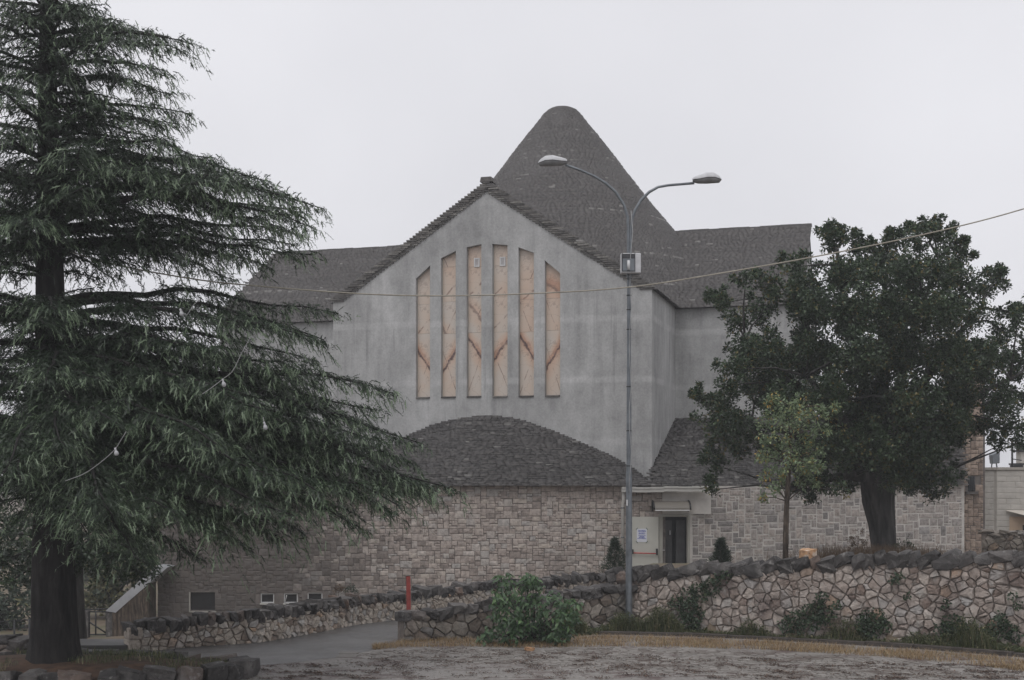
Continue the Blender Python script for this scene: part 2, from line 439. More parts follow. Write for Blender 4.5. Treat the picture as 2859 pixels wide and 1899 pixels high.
pv = [(0.0, (0.172, 0.158, 0.143)), (0.5, (0.218, 0.202, 0.185)), (1.0, (0.258, 0.240, 0.221))]
MT['paver'] = stone_mat('worn_paver', pv, 'obj', ((0.10, 0.078, 0.066), 1.7, 0.50, 0.62, (1, 1, 1)), fine=12, bump=0.4, rough=0.6, fc=.5)
MT['paver_a'] = stone_mat('worn_paver_rest', pv, 'attr', ((0.10, 0.078, 0.066), 1.7, 0.50, 0.62, (1, 1, 1)), fine=12, bump=0.4, rough=0.6, fc=.5)

def marble_mat():
    """peach onyx; each pane carries its own tone and vein (va slope, vb height, vc strength, vt tone)"""
    g = G('peach_onyx')
    tc = g.n('ShaderNodeTexCoord')
    sp = g.n('ShaderNodeSeparateXYZ'); g.l(tc.outputs['Object'], sp.inputs[0])
    u, z = sp.outputs[0], sp.outputs[2]
    wob = g.math('MULTIPLY', g.math('SUBTRACT', g.noise(3.2, 6, rough=0.7), 0.5), 0.5)
    line = g.math('ADD', g.math('ADD', g.math('MULTIPLY', u, g.attr('va', 'OBJECT')), g.math('SUBTRACT', z, g.attr('vb', 'OBJECT'))), wob)
    tone = g.math('ADD', g.attr('vt', 'OBJECT'), g.math('MULTIPLY', g.math('SUBTRACT', g.noise(0.9, 5), 0.5), 1.1))
    under = g.math('MULTIPLY', g.mrange(line, -0.75, 0.15, 0, 1), g.mrange(line, 0.15, 0.6, 1, 0))
    tone = g.math('ADD', tone, g.math('MULTIPLY', g.math('MULTIPLY', under, g.attr('vc', 'OBJECT')), 0.75))
    c = g.ramp(tone, [(0.0, (0.55, 0.505, 0.455)), (0.4, (0.57, 0.465, 0.382)), (0.75, (0.57, 0.41, 0.312)), (1.0, (0.49, 0.29, 0.20))])
    v = g.math('MULTIPLY', g.mrange(g.math('ABSOLUTE', line), 0.035, 0.11, 1, 0), g.attr('vc', 'OBJECT'))
    v = g.math('MULTIPLY', v, g.mrange(g.noise(4.5, 4), 0.30, 0.48, 0.35, 1))
    c = g.mix(g.math('MULTIPLY', v, 0.95), c, (0.075, 0.036, 0.036))
    line2 = g.math('ADD', g.math('SUBTRACT', z, g.math('MULTIPLY', u, g.math('MULTIPLY', g.attr('va', 'OBJECT'), 1.9))), g.math('MULTIPLY', wob, 0.6))
    v2 = g.mrange(g.math('ABSOLUTE', g.math('ADD', line2, 0.25)), 0.02, 0.06, 0.7, 0)
    c = g.mix(g.math('MULTIPLY', v2, g.mrange(g.noise(3.0, 3), 0.42, 0.55, 0, 1)), c, (0.19, 0.10, 0.075))
    hv = g.n('ShaderNodeTexNoise'); hv.inputs['Scale'].default_value = 1.3; hv.inputs['Detail'].default_value = 3
    g.l(tc.outputs['Object'], hv.inputs['Vector'])
    c = g.mix(g.mrange(g.math('ABSOLUTE', g.math('SUBTRACT', hv.outputs['Fac'], 0.5)), 0.002, 0.008, 0.4, 0), c, (0.24, 0.16, 0.13))
    return g.done(c, 0.35, 0.5)
MT['onyx'] = marble_mat()

# ------------------------------------------------------------------ the lie of the land
def gp(x, y, z=0.0):
    d = DG(y, z); return (P(x, y, d).x, d)
BACK = [(-30.0, 27.6), (-12.0, 27.4), (-8.3, 26.9), gp(365, 1820), gp(720, 1796), gp(850, 1775), gp(1000, 1745), gp(1120, 1731), (P(1400, 0, 34.6).x, 34.6), (P(1560, 0, 36.0).x, 36.0), (P(1800, 0, 37.2).x, 37.2)]
FRONT = [gp(1128, 1792), (P(1300, 0, 28.6).x, 28.6), (P(1500, 0, 29.3).x, 29.3), (P(1790, 0, 30.3).x, 30.3)]
RIGHT = [(P(1700, 0, 30.6).x, 30.6), (P(1790, 0, 30.1).x, 30.1), (P(2100, 0, 28.9).x, 28.9), (P(2400, 0, 28.0).x, 28.0), (P(2859, 0, 26.6).x, 26.6), (P(3300, 0, 25.4).x, 25.4)]
def interp(poly, X):
    if X <= poly[0][0]: return poly[0][1]
    for (a, b), (c, d) in zip(poly, poly[1:]):
        if X <= c: return b + (d - b) * (X - a) / max(c - a, 1e-6)
    return poly[-1][1]
def sst(a, b, x):
    t = min(1, max(0, (x - a) / (b - a))); return t * t * (3 - 2 * t)
def lerp(a, b, t): return a + (b - a) * t
def Gz(X, Y):
    yard = interp([(-16, -2.1), (-9, -1.6), (-4, -0.9), (1.5, -0.1), (5.4, 0.25), (20, 0.35)], X)
    z = 0.0
    if X < 6.5:
        z = yard * sst(0.25, 1.6, Y - interp(BACK, X))
    if X > 2.0:
        dr = interp(RIGHT, X)
        ter = lerp(1.25, 0.25, sst(34, 46, Y))
        z = lerp(z, ter, sst(2.0, 4.0, X) * sst(0.15, 0.5, Y - dr))
    if Y > 55: z = lerp(z, -2.6 if X < 0 else 0.2, sst(55, 75, Y))
    return z
def ground():
    xs = sorted(set([-300, -200, -120, -80, -50, -35, -28] + [round(-24 + 0.4 * i, 3) for i in range(121)] + [28, 36, 50, 80, 140, 300]))
    ys = sorted(set([-60, -30, -10, 0, 8, 12] + [round(14 + 0.4 * i, 3) for i in range(111)] + [62, 68, 76, 90, 120, 180, 300, 500]))
    V = [(x, y, Gz(x, y) + (0.012 * mnoise.noise(Vector((x * 0.8, y * 0.8, 3))) if 12 < y < 45 else 0)) for y in ys for x in xs]
    nx = len(xs); F = []; mi = []
    for j in range(len(ys) - 1):
        for i in range(nx - 1):
            F.append((j*nx + i, j*nx + i + 1, (j+1)*nx + i + 1, (j+1)*nx + i))
            X, Y = 0.5 * (xs[i] + xs[i+1]), 0.5 * (ys[j] + ys[j+1])
            lim = interp(BACK, X) if X < 2.7 else interp(RIGHT, X)
            mi.append(1 if Y > lim else 0)
    me = mesh_np('ground', np.array(V), np.array(F), smooth=True)
    me.materials.append(MT['gravel']); me.materials.append(MT['earth'])
    me.polygons.foreach_set('material_index', mi)
    tag(link('ground', me, None), kind='structure')
ground()

def road():
    far = [gp(366, 1824), gp(560, 1806), gp(720, 1796), gp(850, 1775), gp(1000, 1745), gp(1120, 1731), (P(1300, 0, 33.6).x, 33.6), (P(1500, 0, 35.2).x, 35.2), (P(1760, 0, 36.4).x, 36.4)]
    near = [gp(330, 1846), gp(480, 1850), gp(600, 1862), gp(760, 1858), gp(930, 1838), gp(1080, 1806), (P(1200, 0, 28.9).x, 28.9), (P(1480, 0, 30.0).x, 30.0), (P(1760, 0, 31.2).x, 31.2)]
    def dens(pl, n=8):
        out = []
        for (a, b), (c, d) in zip(pl, pl[1:]):
            for k in range(n): out.append((lerp(a, c, k / n), lerp(b, d, k / n)))
        return out + [pl[-1]]
    A, B = dens(far), dens(near)
    V, F, m = [], [], 6
    for i, (p, q) in enumerate(zip(A, B)):
        w = 0.12 * mnoise.noise(Vector((i * 0.45, 1.7, 0))) + 0.05 * mnoise.noise(Vector((i * 1.3, 4, 0)))
        for k in range(m + 1):
            t = k / m
            x, y = lerp(p[0], q[0], t), lerp(p[1], q[1] - w, t)
            V.append((x, y, max(Gz(x, y), 0) + lerp(0.016, 0.005, t ** 3) + 0.012 * mnoise.noise(Vector((x * 0.8, y * 0.8, 3)))))
    for i in range(len(A) - 1):
        for k in range(m):
            a = i * (m + 1) + k
            F.append((a, a + 1, a + m + 2, a + m + 1))
    tag(link('road', mesh_np('road', np.array(V), np.array(F), smooth=True), MT['asphalt']), kind='structure')
road()

# ------------------------------------------------------------------ stone pieces
def block_mesh(i):
    """unit block, front face at y=0 toward the viewer, chamfered and uneven"""
    rnd = random.Random(100 + i)
    c = 0.06 + 0.03 * rnd.random()
    j = lambda s: (rnd.random() - 0.5) * s
    v = [(-.5, .5, -.5), (.5, .5, -.5), (.5, .5, .5), (-.5, .5, .5)]
    v += [(-.5 + j(.05), .12, -.5 + j(.05)), (.5 + j(.05), .12, -.5 + j(.05)), (.5 + j(.05), .12, .5 + j(.05)), (-.5 + j(.05), .12, .5 + j(.05))]
    v += [(-.5 + c + j(.05), 0.02 + j(.1), -.5 + c + j(.05)), (.5 - c + j(.05), 0.02 + j(.1), -.5 + c + j(.05)), (.5 - c + j(.05), 0.02 + j(.1), .5 - c + j(.05)), (-.5 + c + j(.05), 0.02 + j(.1), .5 - c + j(.05))]
    v += [(j(.3), -0.08 + j(.12), j(.3))]
    f = []
    for a, b in ((0, 4), (4, 8)):
        for k in range(4):
            f.append((a + k, a + (k + 1) % 4, b + (k + 1) % 4, b + k))
    for k in range(4): f.append((8 + k, 8 + (k + 1) % 4, 12))
    me = bpy.data.meshes.new('block'); me.from_pydata(v, [], f); me.update()
    return me
def block_set(m, n=10):
    out = []
    for i in range(n):
        me = block_mesh(i); me.materials.append(m); out.append(me)
    return out
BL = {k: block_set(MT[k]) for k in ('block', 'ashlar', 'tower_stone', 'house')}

def masonry(W, H, cell, sizes, rnd, holes=()):
    """pack rectangles of mixed sizes; returns (x0, z0, x1, z1)"""
    nx, nz = int(W / cell[0]), int(H / cell[1])
    occ = [[False] * nz for _ in range(nx)]
    out = []
    for k in range(nz):
        for i in range(nx):
            if occ[i][k]: continue
            random_sizes = sizes[:]; rnd.shuffle(random_sizes)
            for (w, h) in random_sizes + [(2, 1), (1, 1)]:
                if i + w <= nx and k + h <= nz and not any(occ[a][b] for a in range(i, i + w) for b in range(k, k + h)):
                    break
            else:
                w, h = 1, 1
            for a in range(i, i + w):
                for b in range(k, k + h): occ[a][b] = True
            r = (i * cell[0], k * cell[1], (i + w) * cell[0], (k + h) * cell[1])
            if any(r[0] < q[2] - .02 and r[2] > q[0] + .02 and r[1] < q[3] - .02 and r[3] > q[1] + .02 for q in holes): continue
            out.append(r)
    return out

def stone_face(parent, name, rects, O, ax, gap, thick, meshes, mat_rest, rnd, limit, jitter=0.012, zfun=None, proud=0.0):
    """lays the rectangles on the vertical plane through O along ax; the largest `limit` are separate pieces"""
    ax = Vector((ax[0], ax[1], 0)).normalized(); out = Vector((ax.y, -ax.x, 0))
    rz = math.atan2(ax.y, ax.x)
    order = sorted(range(len(rects)), key=lambda i: -(rects[i][2] - rects[i][0]) * (rects[i][3] - rects[i][1]))
    single = set(order[:limit])
    V, F, T = [], [], []
    for i, (x0, z0, x1, z1) in enumerate(rects):
        jx, jz = rnd.uniform(-jitter, jitter), rnd.uniform(-jitter, jitter)
        c = Vector(O) + ax * (0.5 * (x0 + x1) + jx) + Vector((0, 0, 0.5 * (z0 + z1) + jz)) + out * (proud + rnd.uniform(-0.006, 0.010))
        s = (x1 - x0 - gap, thick, z1 - z0 - gap)
        me = meshes[rnd.randrange(len(meshes))]
        if i in single:
            link(name, me, None, parent, c, (0, 0, rz), s)
        else:
            M = Matrix.Translation(c) @ Matrix.Rotation(rz, 4, 'Z') @ Matrix.Diagonal((*s, 1))
            b = len(V); t = rnd.random()
            V += [tuple(M @ v.co) for v in me.vertices]; T += [t] * len(me.vertices)
            for p in me.polygons:
                q = list(p.vertices); F.append([b + k for k in (q if len(q) == 4 else q + [q[2]])][:4] if len(q) == 4 else [b + k for k in q])
    if V:
        me = bpy.data.meshes.new('small_' + name); me.from_pydata(V, [], F); me.update()
        a = me.attributes.new('tint', 'FLOAT', 'POINT'); a.data.foreach_set('value', T)
        o = link('small_' + name, me, mat_rest, parent)
        o['kind'] = 'stuff'

def sheet_with_holes(mb, O, ax, W, z0, z1, holes, back=0.0, reveal=0.0):
    """a vertical sheet with rectangular holes (x0,z0,x1,z1 relative to O), plus reveals going back"""
    ax = Vector((ax[0], ax[1], 0)).normalized(); out = Vector((ax.y, -ax.x, 0))
    pt = lambda x, z, dp=0.0: Vector(O) + ax * x + Vector((0, 0, z)) - out * (back + dp)
    xs = sorted({0, W, *[h[0] for h in holes], *[h[2] for h in holes]})
    zs = sorted({z0, z1, *[h[1] for h in holes], *[h[3] for h in holes]})
    for a, b in zip(xs, xs[1:]):
        for c, d in zip(zs, zs[1:]):
            if c < z0 - 1e-6 or d > z1 + 1e-6: continue
            if any(a >= h[0] - 1e-6 and b <= h[2] + 1e-6 and c >= h[1] - 1e-6 and d <= h[3] + 1e-6 for h in holes): continue
            mb.poly([pt(a, c), pt(b, c), pt(b, d), pt(a, d)])
    if reveal:
        for (a, c, b, d) in holes:
            q = [(a, c), (b, c), (b, d), (a, d)]
            for i in range(4):
                p, r = q[i], q[(i + 1) % 4]
                mb.poly([pt(*p), pt(*p, reveal), pt(*r, reveal), pt(*r)])

def slabs(Pm, A, I, U, tint):
    """many roof slabs at once: Pm front-bottom middle, A half-length along, I inward depth, U rise"""
    Pm, A, I, U = (np.asarray(q, dtype=np.float64) for q in (Pm, A, I, U))
    c = [Pm - A, Pm + A, Pm + A + U, Pm - A + U, Pm - A + I, Pm + A + I, Pm + A + I + U, Pm - A + I + U]
    V = np.stack(c, 1).reshape(-1, 3)
    n = len(Pm); b = (np.arange(n) * 8)[:, None]
    F = np.concatenate([b + np.array([q]) for q in ((0, 1, 2, 3), (3, 2, 6, 7), (1, 5, 6, 2), (4, 0, 3, 7))], 0)
    return V, F, np.repeat(tint, 8)

# ------------------------------------------------------------------ the church
TH = math.atan(0.29); cT, sT = math.cos(TH), math.sin(TH)
HW = 6.3                                   # half width of each arm
D_RC = 47.0
X0 = P(1820, 0, D_RC).x - HW * cT
D0 = D_RC + HW * sT
ARM = 5.5                                  # how far an arm stands out from the crossing
ZE, ZR = 10.5, 14.7                        # eaves and ridge
AXU = Vector((cT, -sT, 0)); AXW = Vector((sT, cT, 0))
def F3(u, w, z): return Vector((X0 + u * cT + w * sT, D0 - u * sT + w * cT, z))
def pu(x, y, w=0.0):
    k = (x - CX) / FPX
    u = (k * (D0 + w * cT) - X0 - w * sT) / (cT + k * sT)
    d = D0 - u * sT + w * cT
    return u, EYE + (HY - y) / FPX * d
church = empty('church', F3(0, 6, 0), 'grey plastered cross-shaped church with conical stone-slab roof', 'church')

# windows of the gable: x0, x1, top-left y, top-right y, bottom y, joints
WIN = [(1160.9, 1200.7, 778.5, 741, 1113, (930.6, 848)), (1231, 1272.4, 721, 700.7, 1111.5, (930.6, 841, 743)),
       (1302.8, 1344, 690.6, 681.4, 1110, (927, 829, 743)), (1374.5, 1417, 681, 684.5, 1110, (925.5, 826, 740)),
       (1447.5, 1490.5, 690.6, 705.8, 1109, (925.5, 834, 777)), (1521, 1564, 727, 763, 1108, (920.5, 831))]
VEIN = [(0.9, 0.2, 1), (-0.95, 0.2, 1), (0.9, 0.62, 1), (-0.8, 0.6, 1), (0.9, 0.62, 1), (-1.0, 0.25, 1)]
def gable_top(u): return ZR - (ZR - ZE) * abs(u) / HW - 0.02
def gable():
    mb = MB(); z0 = 2.4; R = 0.20
    cols = []
    for (xa, xb, ytl, ytr, yb, jo) in WIN:
        ua, ztl = pu(xa, ytl); ub, ztr = pu(xb, ytr); zb = pu((xa + xb) / 2, yb)[1]
        cols.append((ua, ub, ztl, ztr, zb))
    q = lambda u, z, w=0.0: F3(u, w, z)
    edges = sorted({-HW, HW, 0.0, *[c[0] for c in cols], *[c[1] for c in cols]})
    for a, b in zip(edges, edges[1:]):
        c = next((c for c in cols if a >= c[0] - 1e-6 and b <= c[1] + 1e-6), None)
        if c is None:
            mb.poly([q(a, z0), q(b, z0), q(b, gable_top(b)), q(a, gable_top(a))])
        else:
            ta = lerp(c[2], c[3], (a - c[0]) / (c[1] - c[0])); tb = lerp(c[2], c[3], (b - c[0]) / (c[1] - c[0]))
            mb.poly([q(a, z0), q(b, z0), q(b, c[4]), q(a, c[4])])
            mb.poly([q(a, ta), q(b, tb), q(b, gable_top(b)), q(a, gable_top(a))])
    for (ua, ub, tl, tr, zb) in cols:
        ring = [(ua, zb), (ub, zb), (ub, tr), (ua, tl)]
        for i in range(4):
            p, r = ring[i], ring[(i + 1) % 4]
            mb.poly([q(*p), q(*p, R), q(*r, R), q(*r)])
    mb.build('gable_wall', MT['plaster'], church)
    side = MB()
    side.poly([q(HW, z0), q(HW, z0, ARM), q(HW, ZE, ARM), q(HW, ZE)])
    side.build('return_wall', MT['plaster'], church); side = MB()
    side.poly([q(-HW, z0, ARM), q(-HW, z0), q(-HW, ZE), q(-HW, ZE, ARM)])
    side.build('return_wall', MT['plaster'], church)
    for a_, b_, u in ((HW, 11.2, 11.2), (-14.3, -HW, -14.3)):
        arm = MB()
        arm.poly([q(a_, z0, ARM), q(b_, z0, ARM), q(b_, ZE + .02, ARM), q(a_, ZE + .02, ARM)])
        arm.poly([q(u, z0, ARM), q(u, z0, ARM + 2*HW), q(u, ZE, ARM + 2*HW), q(u, ZR + .12, ARM + HW), q(u, ZE, ARM)])
        arm.build('transept_wall', MT['plaster'], church)
    # panes of onyx, each window a part with its slabs as sub-parts
    for wi, ((xa, xb, ytl, ytr, yb, jo), (ua, ub, tl, tr, zb)) in enumerate(zip(WIN, cols)):
        um = 0.5 * (ua + ub); hw = 0.5 * (ub - ua)
        fr = MB()
        for a, b in ((ua, ua + .012), (ub - .012, ub)):
            fr.hexa([q(a, zb, R - .05), q(b, zb, R - .05), q(b, zb, R - .002), q(a, zb, R - .002), q(a, tl if a == ua else tr, R - .05), q(b, tl if a == ua else tr, R - .05), q(b, tl if a == ua else tr, R - .002), q(a, tl if a == ua else tr, R - .002)])
        win = fr.build('strip_window', MT['frame'], church)
        sl = MB()
        sl.hexa([q(ua + .015, zb + .003, -.05), q(ub - .015, zb + .003, -.05), q(ub - .015, zb + .003, R - .06), q(ua + .015, zb + .003, R - .06), q(ua + .015, zb + .05, -.05), q(ub - .015, zb + .05, -.05), q(ub - .015, zb + .07, R - .06), q(ua + .015, zb + .07, R - .06)])
        sl.build('sill', MT['verge'], win)
        zs = [zb] + [pu((xa + xb) / 2, y)[1] for y in jo] + [None]
        for k in range(len(zs) - 1):
            lo, hi = zs[k], zs[k + 1]
            pb = MB()
            h0, h1 = (tl, tr) if hi is None else (hi, hi)
            zc = lo if hi is None else 0.5 * (lo + hi)
            e = 0.004
            pts = [(-hw + e, lo + e - zc), (hw - e, lo + e - zc), (hw - e, h1 - e - zc), (-hw + e, h0 - e - zc)]
            pb.prism([Vector((p[0], 0, p[1])) for p in pts], (0, 0.03, 0))
            me = pb.mesh('onyx_pane'); me.materials.append(MT['onyx'])
            o = link('onyx_pane', me, None, win, F3(um, R - .001 + random.uniform(-.002, .002), zc), (0, 0, -TH))
            if k == 0:
                va, vb, vc = VEIN[wi]
                o['va'], o['vb'], o['vc'], o['vt'] = va * 1.6, vb, float(vc), 0.26
            else:
                o['va'], o['vb'], o['vc'], o['vt'] = random.choice((-1.4, 1.2, 0.5)), random.uniform(-.9, .9), random.choice((0.0, 0.0, 0.6)), random.uniform(0.18, 0.62)
    for (x, y) in ((1327.5, 731), (1399.5, 728)):
        u, z = pu(x, y)
        v = MB(); M = Matrix.Translation(F3(u, 0.185, z)) @ Matrix.Rotation(-TH, 4, 'Z')
        for lo, hi in (((-.11, -.02, -.17), (-.07, .03, .17)), ((.07, -.02, -.17), (.11, .03, .17)), ((-.07, -.02, -.17), (.07, .03, -.13)), ((-.07, -.02, .13), (.07, .03, .17))):
            v.box(lo, hi, M)
        vo = v.build('vent_grille', MT['white_metal'], church)
        s = MB()
        for i in range(6): s.box((-.07, -.004, -.125 + i * .043), (.07, .012, -.098 + i * .043), M)
        s.build('louvre', MT['lamp_white'], vo)
gable()

def course_slope(a0, a1, up, inw, z0, z1, rise, rnd, run, clip=None):
    """straight slope: courses from eave line a0-a1, moving inward `run` per metre of height"""
    Pm, A, I, U, T = [], [], [], [], []
    a0, a1 = Vector(a0), Vector(a1); ax = (a1 - a0); L = ax.length; ax = ax / L
    z = z0; k = 0
    while z < z1:
        row = rnd.gauss(0, .13)
        s = -rnd.uniform(0, .3)
        off = inw * ((z - z0) * run)
        lo, hi = (0, L) if clip is None else clip(z)
        s += lo
        while s < hi:
            l = rnd.uniform(.12, .32)
            e = min(s + l, hi)
            if e - s > .04:
                m = a0 + ax * (0.5 * (s + e)) + off - inw * rnd.uniform(0.0, .035)
                r = rise * rnd.uniform(.82, 1.02)
                Pm.append((m.x, m.y, z + rnd.uniform(-.006, .006))); A.append(tuple(ax * (0.5 * (e - s) - .004)))
                iv = inw * (rise * run + .12); I.append((iv.x, iv.y, .02)); U.append((0, 0, r)); T.append(min(1, max(0, rnd.uniform(.12, .80) + row)) if rnd.random() > .006 else 1)
            s = e
        z += rise; k += 1
    return Pm, A, I, U, T

def roofs():
    rnd = random.Random(5)
    acc = [[], [], [], [], []]
    def add(t):
        for a, b in zip(acc, t): a.extend(b)
    run = HW / (ZR - ZE)
    # transept slopes toward the camera
    add(course_slope(F3(2.0, ARM - .25, 0), F3(11.35, ARM - .25, 0), None, AXW, ZE - .12, ZR - .05, .085, rnd, run))
    add(course_slope(F3(-14.5, ARM - .25, 0), F3(-2.0, ARM - .25, 0), None, AXW, ZE - .12, ZR - .05, .085, rnd, run))
    # front arm slopes
    add(course_slope(F3(HW + .2, .18, 0), F3(HW + .2, 8.5, 0), None, -AXU, ZE - .10, ZR - .02, .085, rnd, run))
    add(course_slope(F3(-HW - .2, 8.5, 0), F3(-HW - .2, .18, 0), None, AXU, ZE - .10, ZR - .02, .085, rnd, run))
    # the cone over the crossing
    C = F3(0, ARM + HW, 0)
    z = ZE - 0.4
    def rad(z):
        return interp([(9.0, 9.75), (10.0, 8.95), (14.85, 5.15), (16.0, 4.20), (17.27, 3.24), (18.67, 2.20), (20.0, 1.17), (20.36, .90), (20.50, .785), (20.60, .68), (20.68, .54), (20.73, .38), (20.77, .10), (20.9, .04)], z)
    while z < 20.76:
        rise = .085 if z < 19.6 else (.06 if z < 20.45 else .03)
        r = rad(z); r2 = rad(min(z + rise, 20.77))
        th = math.radians(-205) + rnd.uniform(0, .05); row = rnd.gauss(0, .13)
        while th < math.radians(25):
            l = rnd.uniform(.12, .30) / max(r, .3); l = min(l, 0.5)
            t = th + l / 2
            o = Vector((math.cos(t), math.sin(t), 0)); tg = Vector((-math.sin(t), math.cos(t), 0))
            p = C + o * (r + rnd.uniform(-.02, .025))
            acc[0].append((p.x, p.y, z)); acc[1].append(tuple(tg * (l * r / 2 - .003)))
            d = max(.08, r - r2 + .14); d = min(d, r * .98 + .03)
            acc[2].append((-o.x * d, -o.y * d, .015)); acc[3].append((0, 0, rise * rnd.uniform(.85, 1.02))); acc[4].append(min(1, max(0, rnd.uniform(.12, .80) + row)) if rnd.random() > .006 else 1)
            th += l
        z += rise
    V, F, T = slabs(*acc[:4], np.array(acc[4]))
    o = link('roof_slabs', mesh_np('roof_slabs', V, F, T), MT['slab'], church); o['kind'] = 'stuff'
    # closed under-roof so that no sky shows between the slabs
    mb = MB()
    for u0, u1 in ((1.5, 11.25), (-14.35, -1.5)):
        mb.poly([F3(u0, ARM - .1, ZE - .14), F3(u1, ARM - .1, ZE - .14), F3(u1, ARM + HW, ZR - .05), F3(u0, ARM + HW, ZR - .05)])
        mb.poly([F3(u0, ARM + HW, ZR - .05), F3(u1, ARM + HW, ZR - .05), F3(u1, ARM + 2 * HW, ZE - .14), F3(u0, ARM + 2 * HW, ZE - .14)])
    mb.poly([F3(HW, .05, ZE - .1), F3(HW, 8, ZE - .1), F3(0, 8, ZR - .06), F3(0, .05, ZR - .06)])
    mb.poly([F3(0, .05, ZR - .06), F3(0, 8, ZR - .06), F3(-HW, 8, ZE - .1), F3(-HW, .05, ZE - .1)])
    n = 48
    zs = [ZE - 0.5, 12, 14, 16, 18, 19.5, 20.2, 20.6]
    for a, b in zip(zs, zs[1:]):
        for k in range(n):
            t0, t1 = 2 * math.pi * k / n, 2 * math.pi * (k + 1) / n
            ra, rb = max(.02, rad(a) - .14), max(.01, rad(b) - .14)
            mb.poly([(C.x + ra * math.cos(t0), C.y + ra * math.sin(t0), a), (C.x + ra * math.cos(t1), C.y + ra * math.sin(t1), a), (C.x + rb * math.cos(t1), C.y + rb * math.sin(t1), b), (C.x + rb * math.cos(t0), C.y + rb * math.sin(t0), b)])
    mb.build('roof_deck', MT['slab_low'], church)
    # ridge lines and the stepped verge of the gable
    for u0, u1 in ((4.6, 11.35), (-14.5, -4.6)):
        rd = MB()
        n = int((u1 - u0) / .45)
        for i in range(n):
            a, b = lerp(u0, u1, i / n) + .004, lerp(u0, u1, (i + 1) / n)
            h = rnd.uniform(.02, .05)
            rd.hexa([F3(a, ARM + HW - .22, ZR - .06), F3(b, ARM + HW - .22, ZR - .06), F3(b, ARM + HW + .22, ZR - .06), F3(a, ARM + HW + .22, ZR - .06), F3(a, ARM + HW - .18, ZR + h), F3(b, ARM + HW - .18, ZR + h), F3(b, ARM + HW + .18, ZR + h), F3(a, ARM + HW + .18, ZR + h)])
        rd.build('ridge_cap', MT['slab_low'], church)
    step = .082; n = int((ZR - ZE) / step) + 1
    for sgn in (-1, 1):
        for i in range(n):
            z = ZE - .06 + i * step
            u = HW * (1 - (z + .06 - ZE) / (ZR - ZE))
            for lay, (du, dz, w0) in enumerate(((0.11, 0.0, -.07), (-.03, 0.02, -.035))):
                a, b = u + du - .42, u + du
                if b < .1: continue
                a = max(a, -.05)
                if sgn < 0: a, b = -b, -a
                v = MB(); wf = w0 - rnd.uniform(0, .04); hh = step * rnd.uniform(.72, .86)
                zz = z + (dz + .045 if lay == 0 else -.02)
                v.hexa([F3(a, wf, zz), F3(b, wf, zz), F3(b, .30, zz), F3(a, .30, zz), F3(a, wf + .01, zz + hh), F3(b, wf, zz + hh), F3(b, .30, zz + hh), F3(a, .30, zz + hh)])
                v.build('verge_slab', MT['verge'], church)
    v = MB(); v.hexa([F3(-.24, -.12, ZR + .02), F3(.24, -.12, ZR + .02), F3(.24, .5, ZR + .02), F3(-.24, .5, ZR + .02), F3(-.2, -.12, ZR + .2), F3(.2, -.12, ZR + .2), F3(.2, .5, ZR + .2), F3(-.2, .5, ZR + .2)])
    v.build('apex_stone', MT['verge'], church)
roofs()

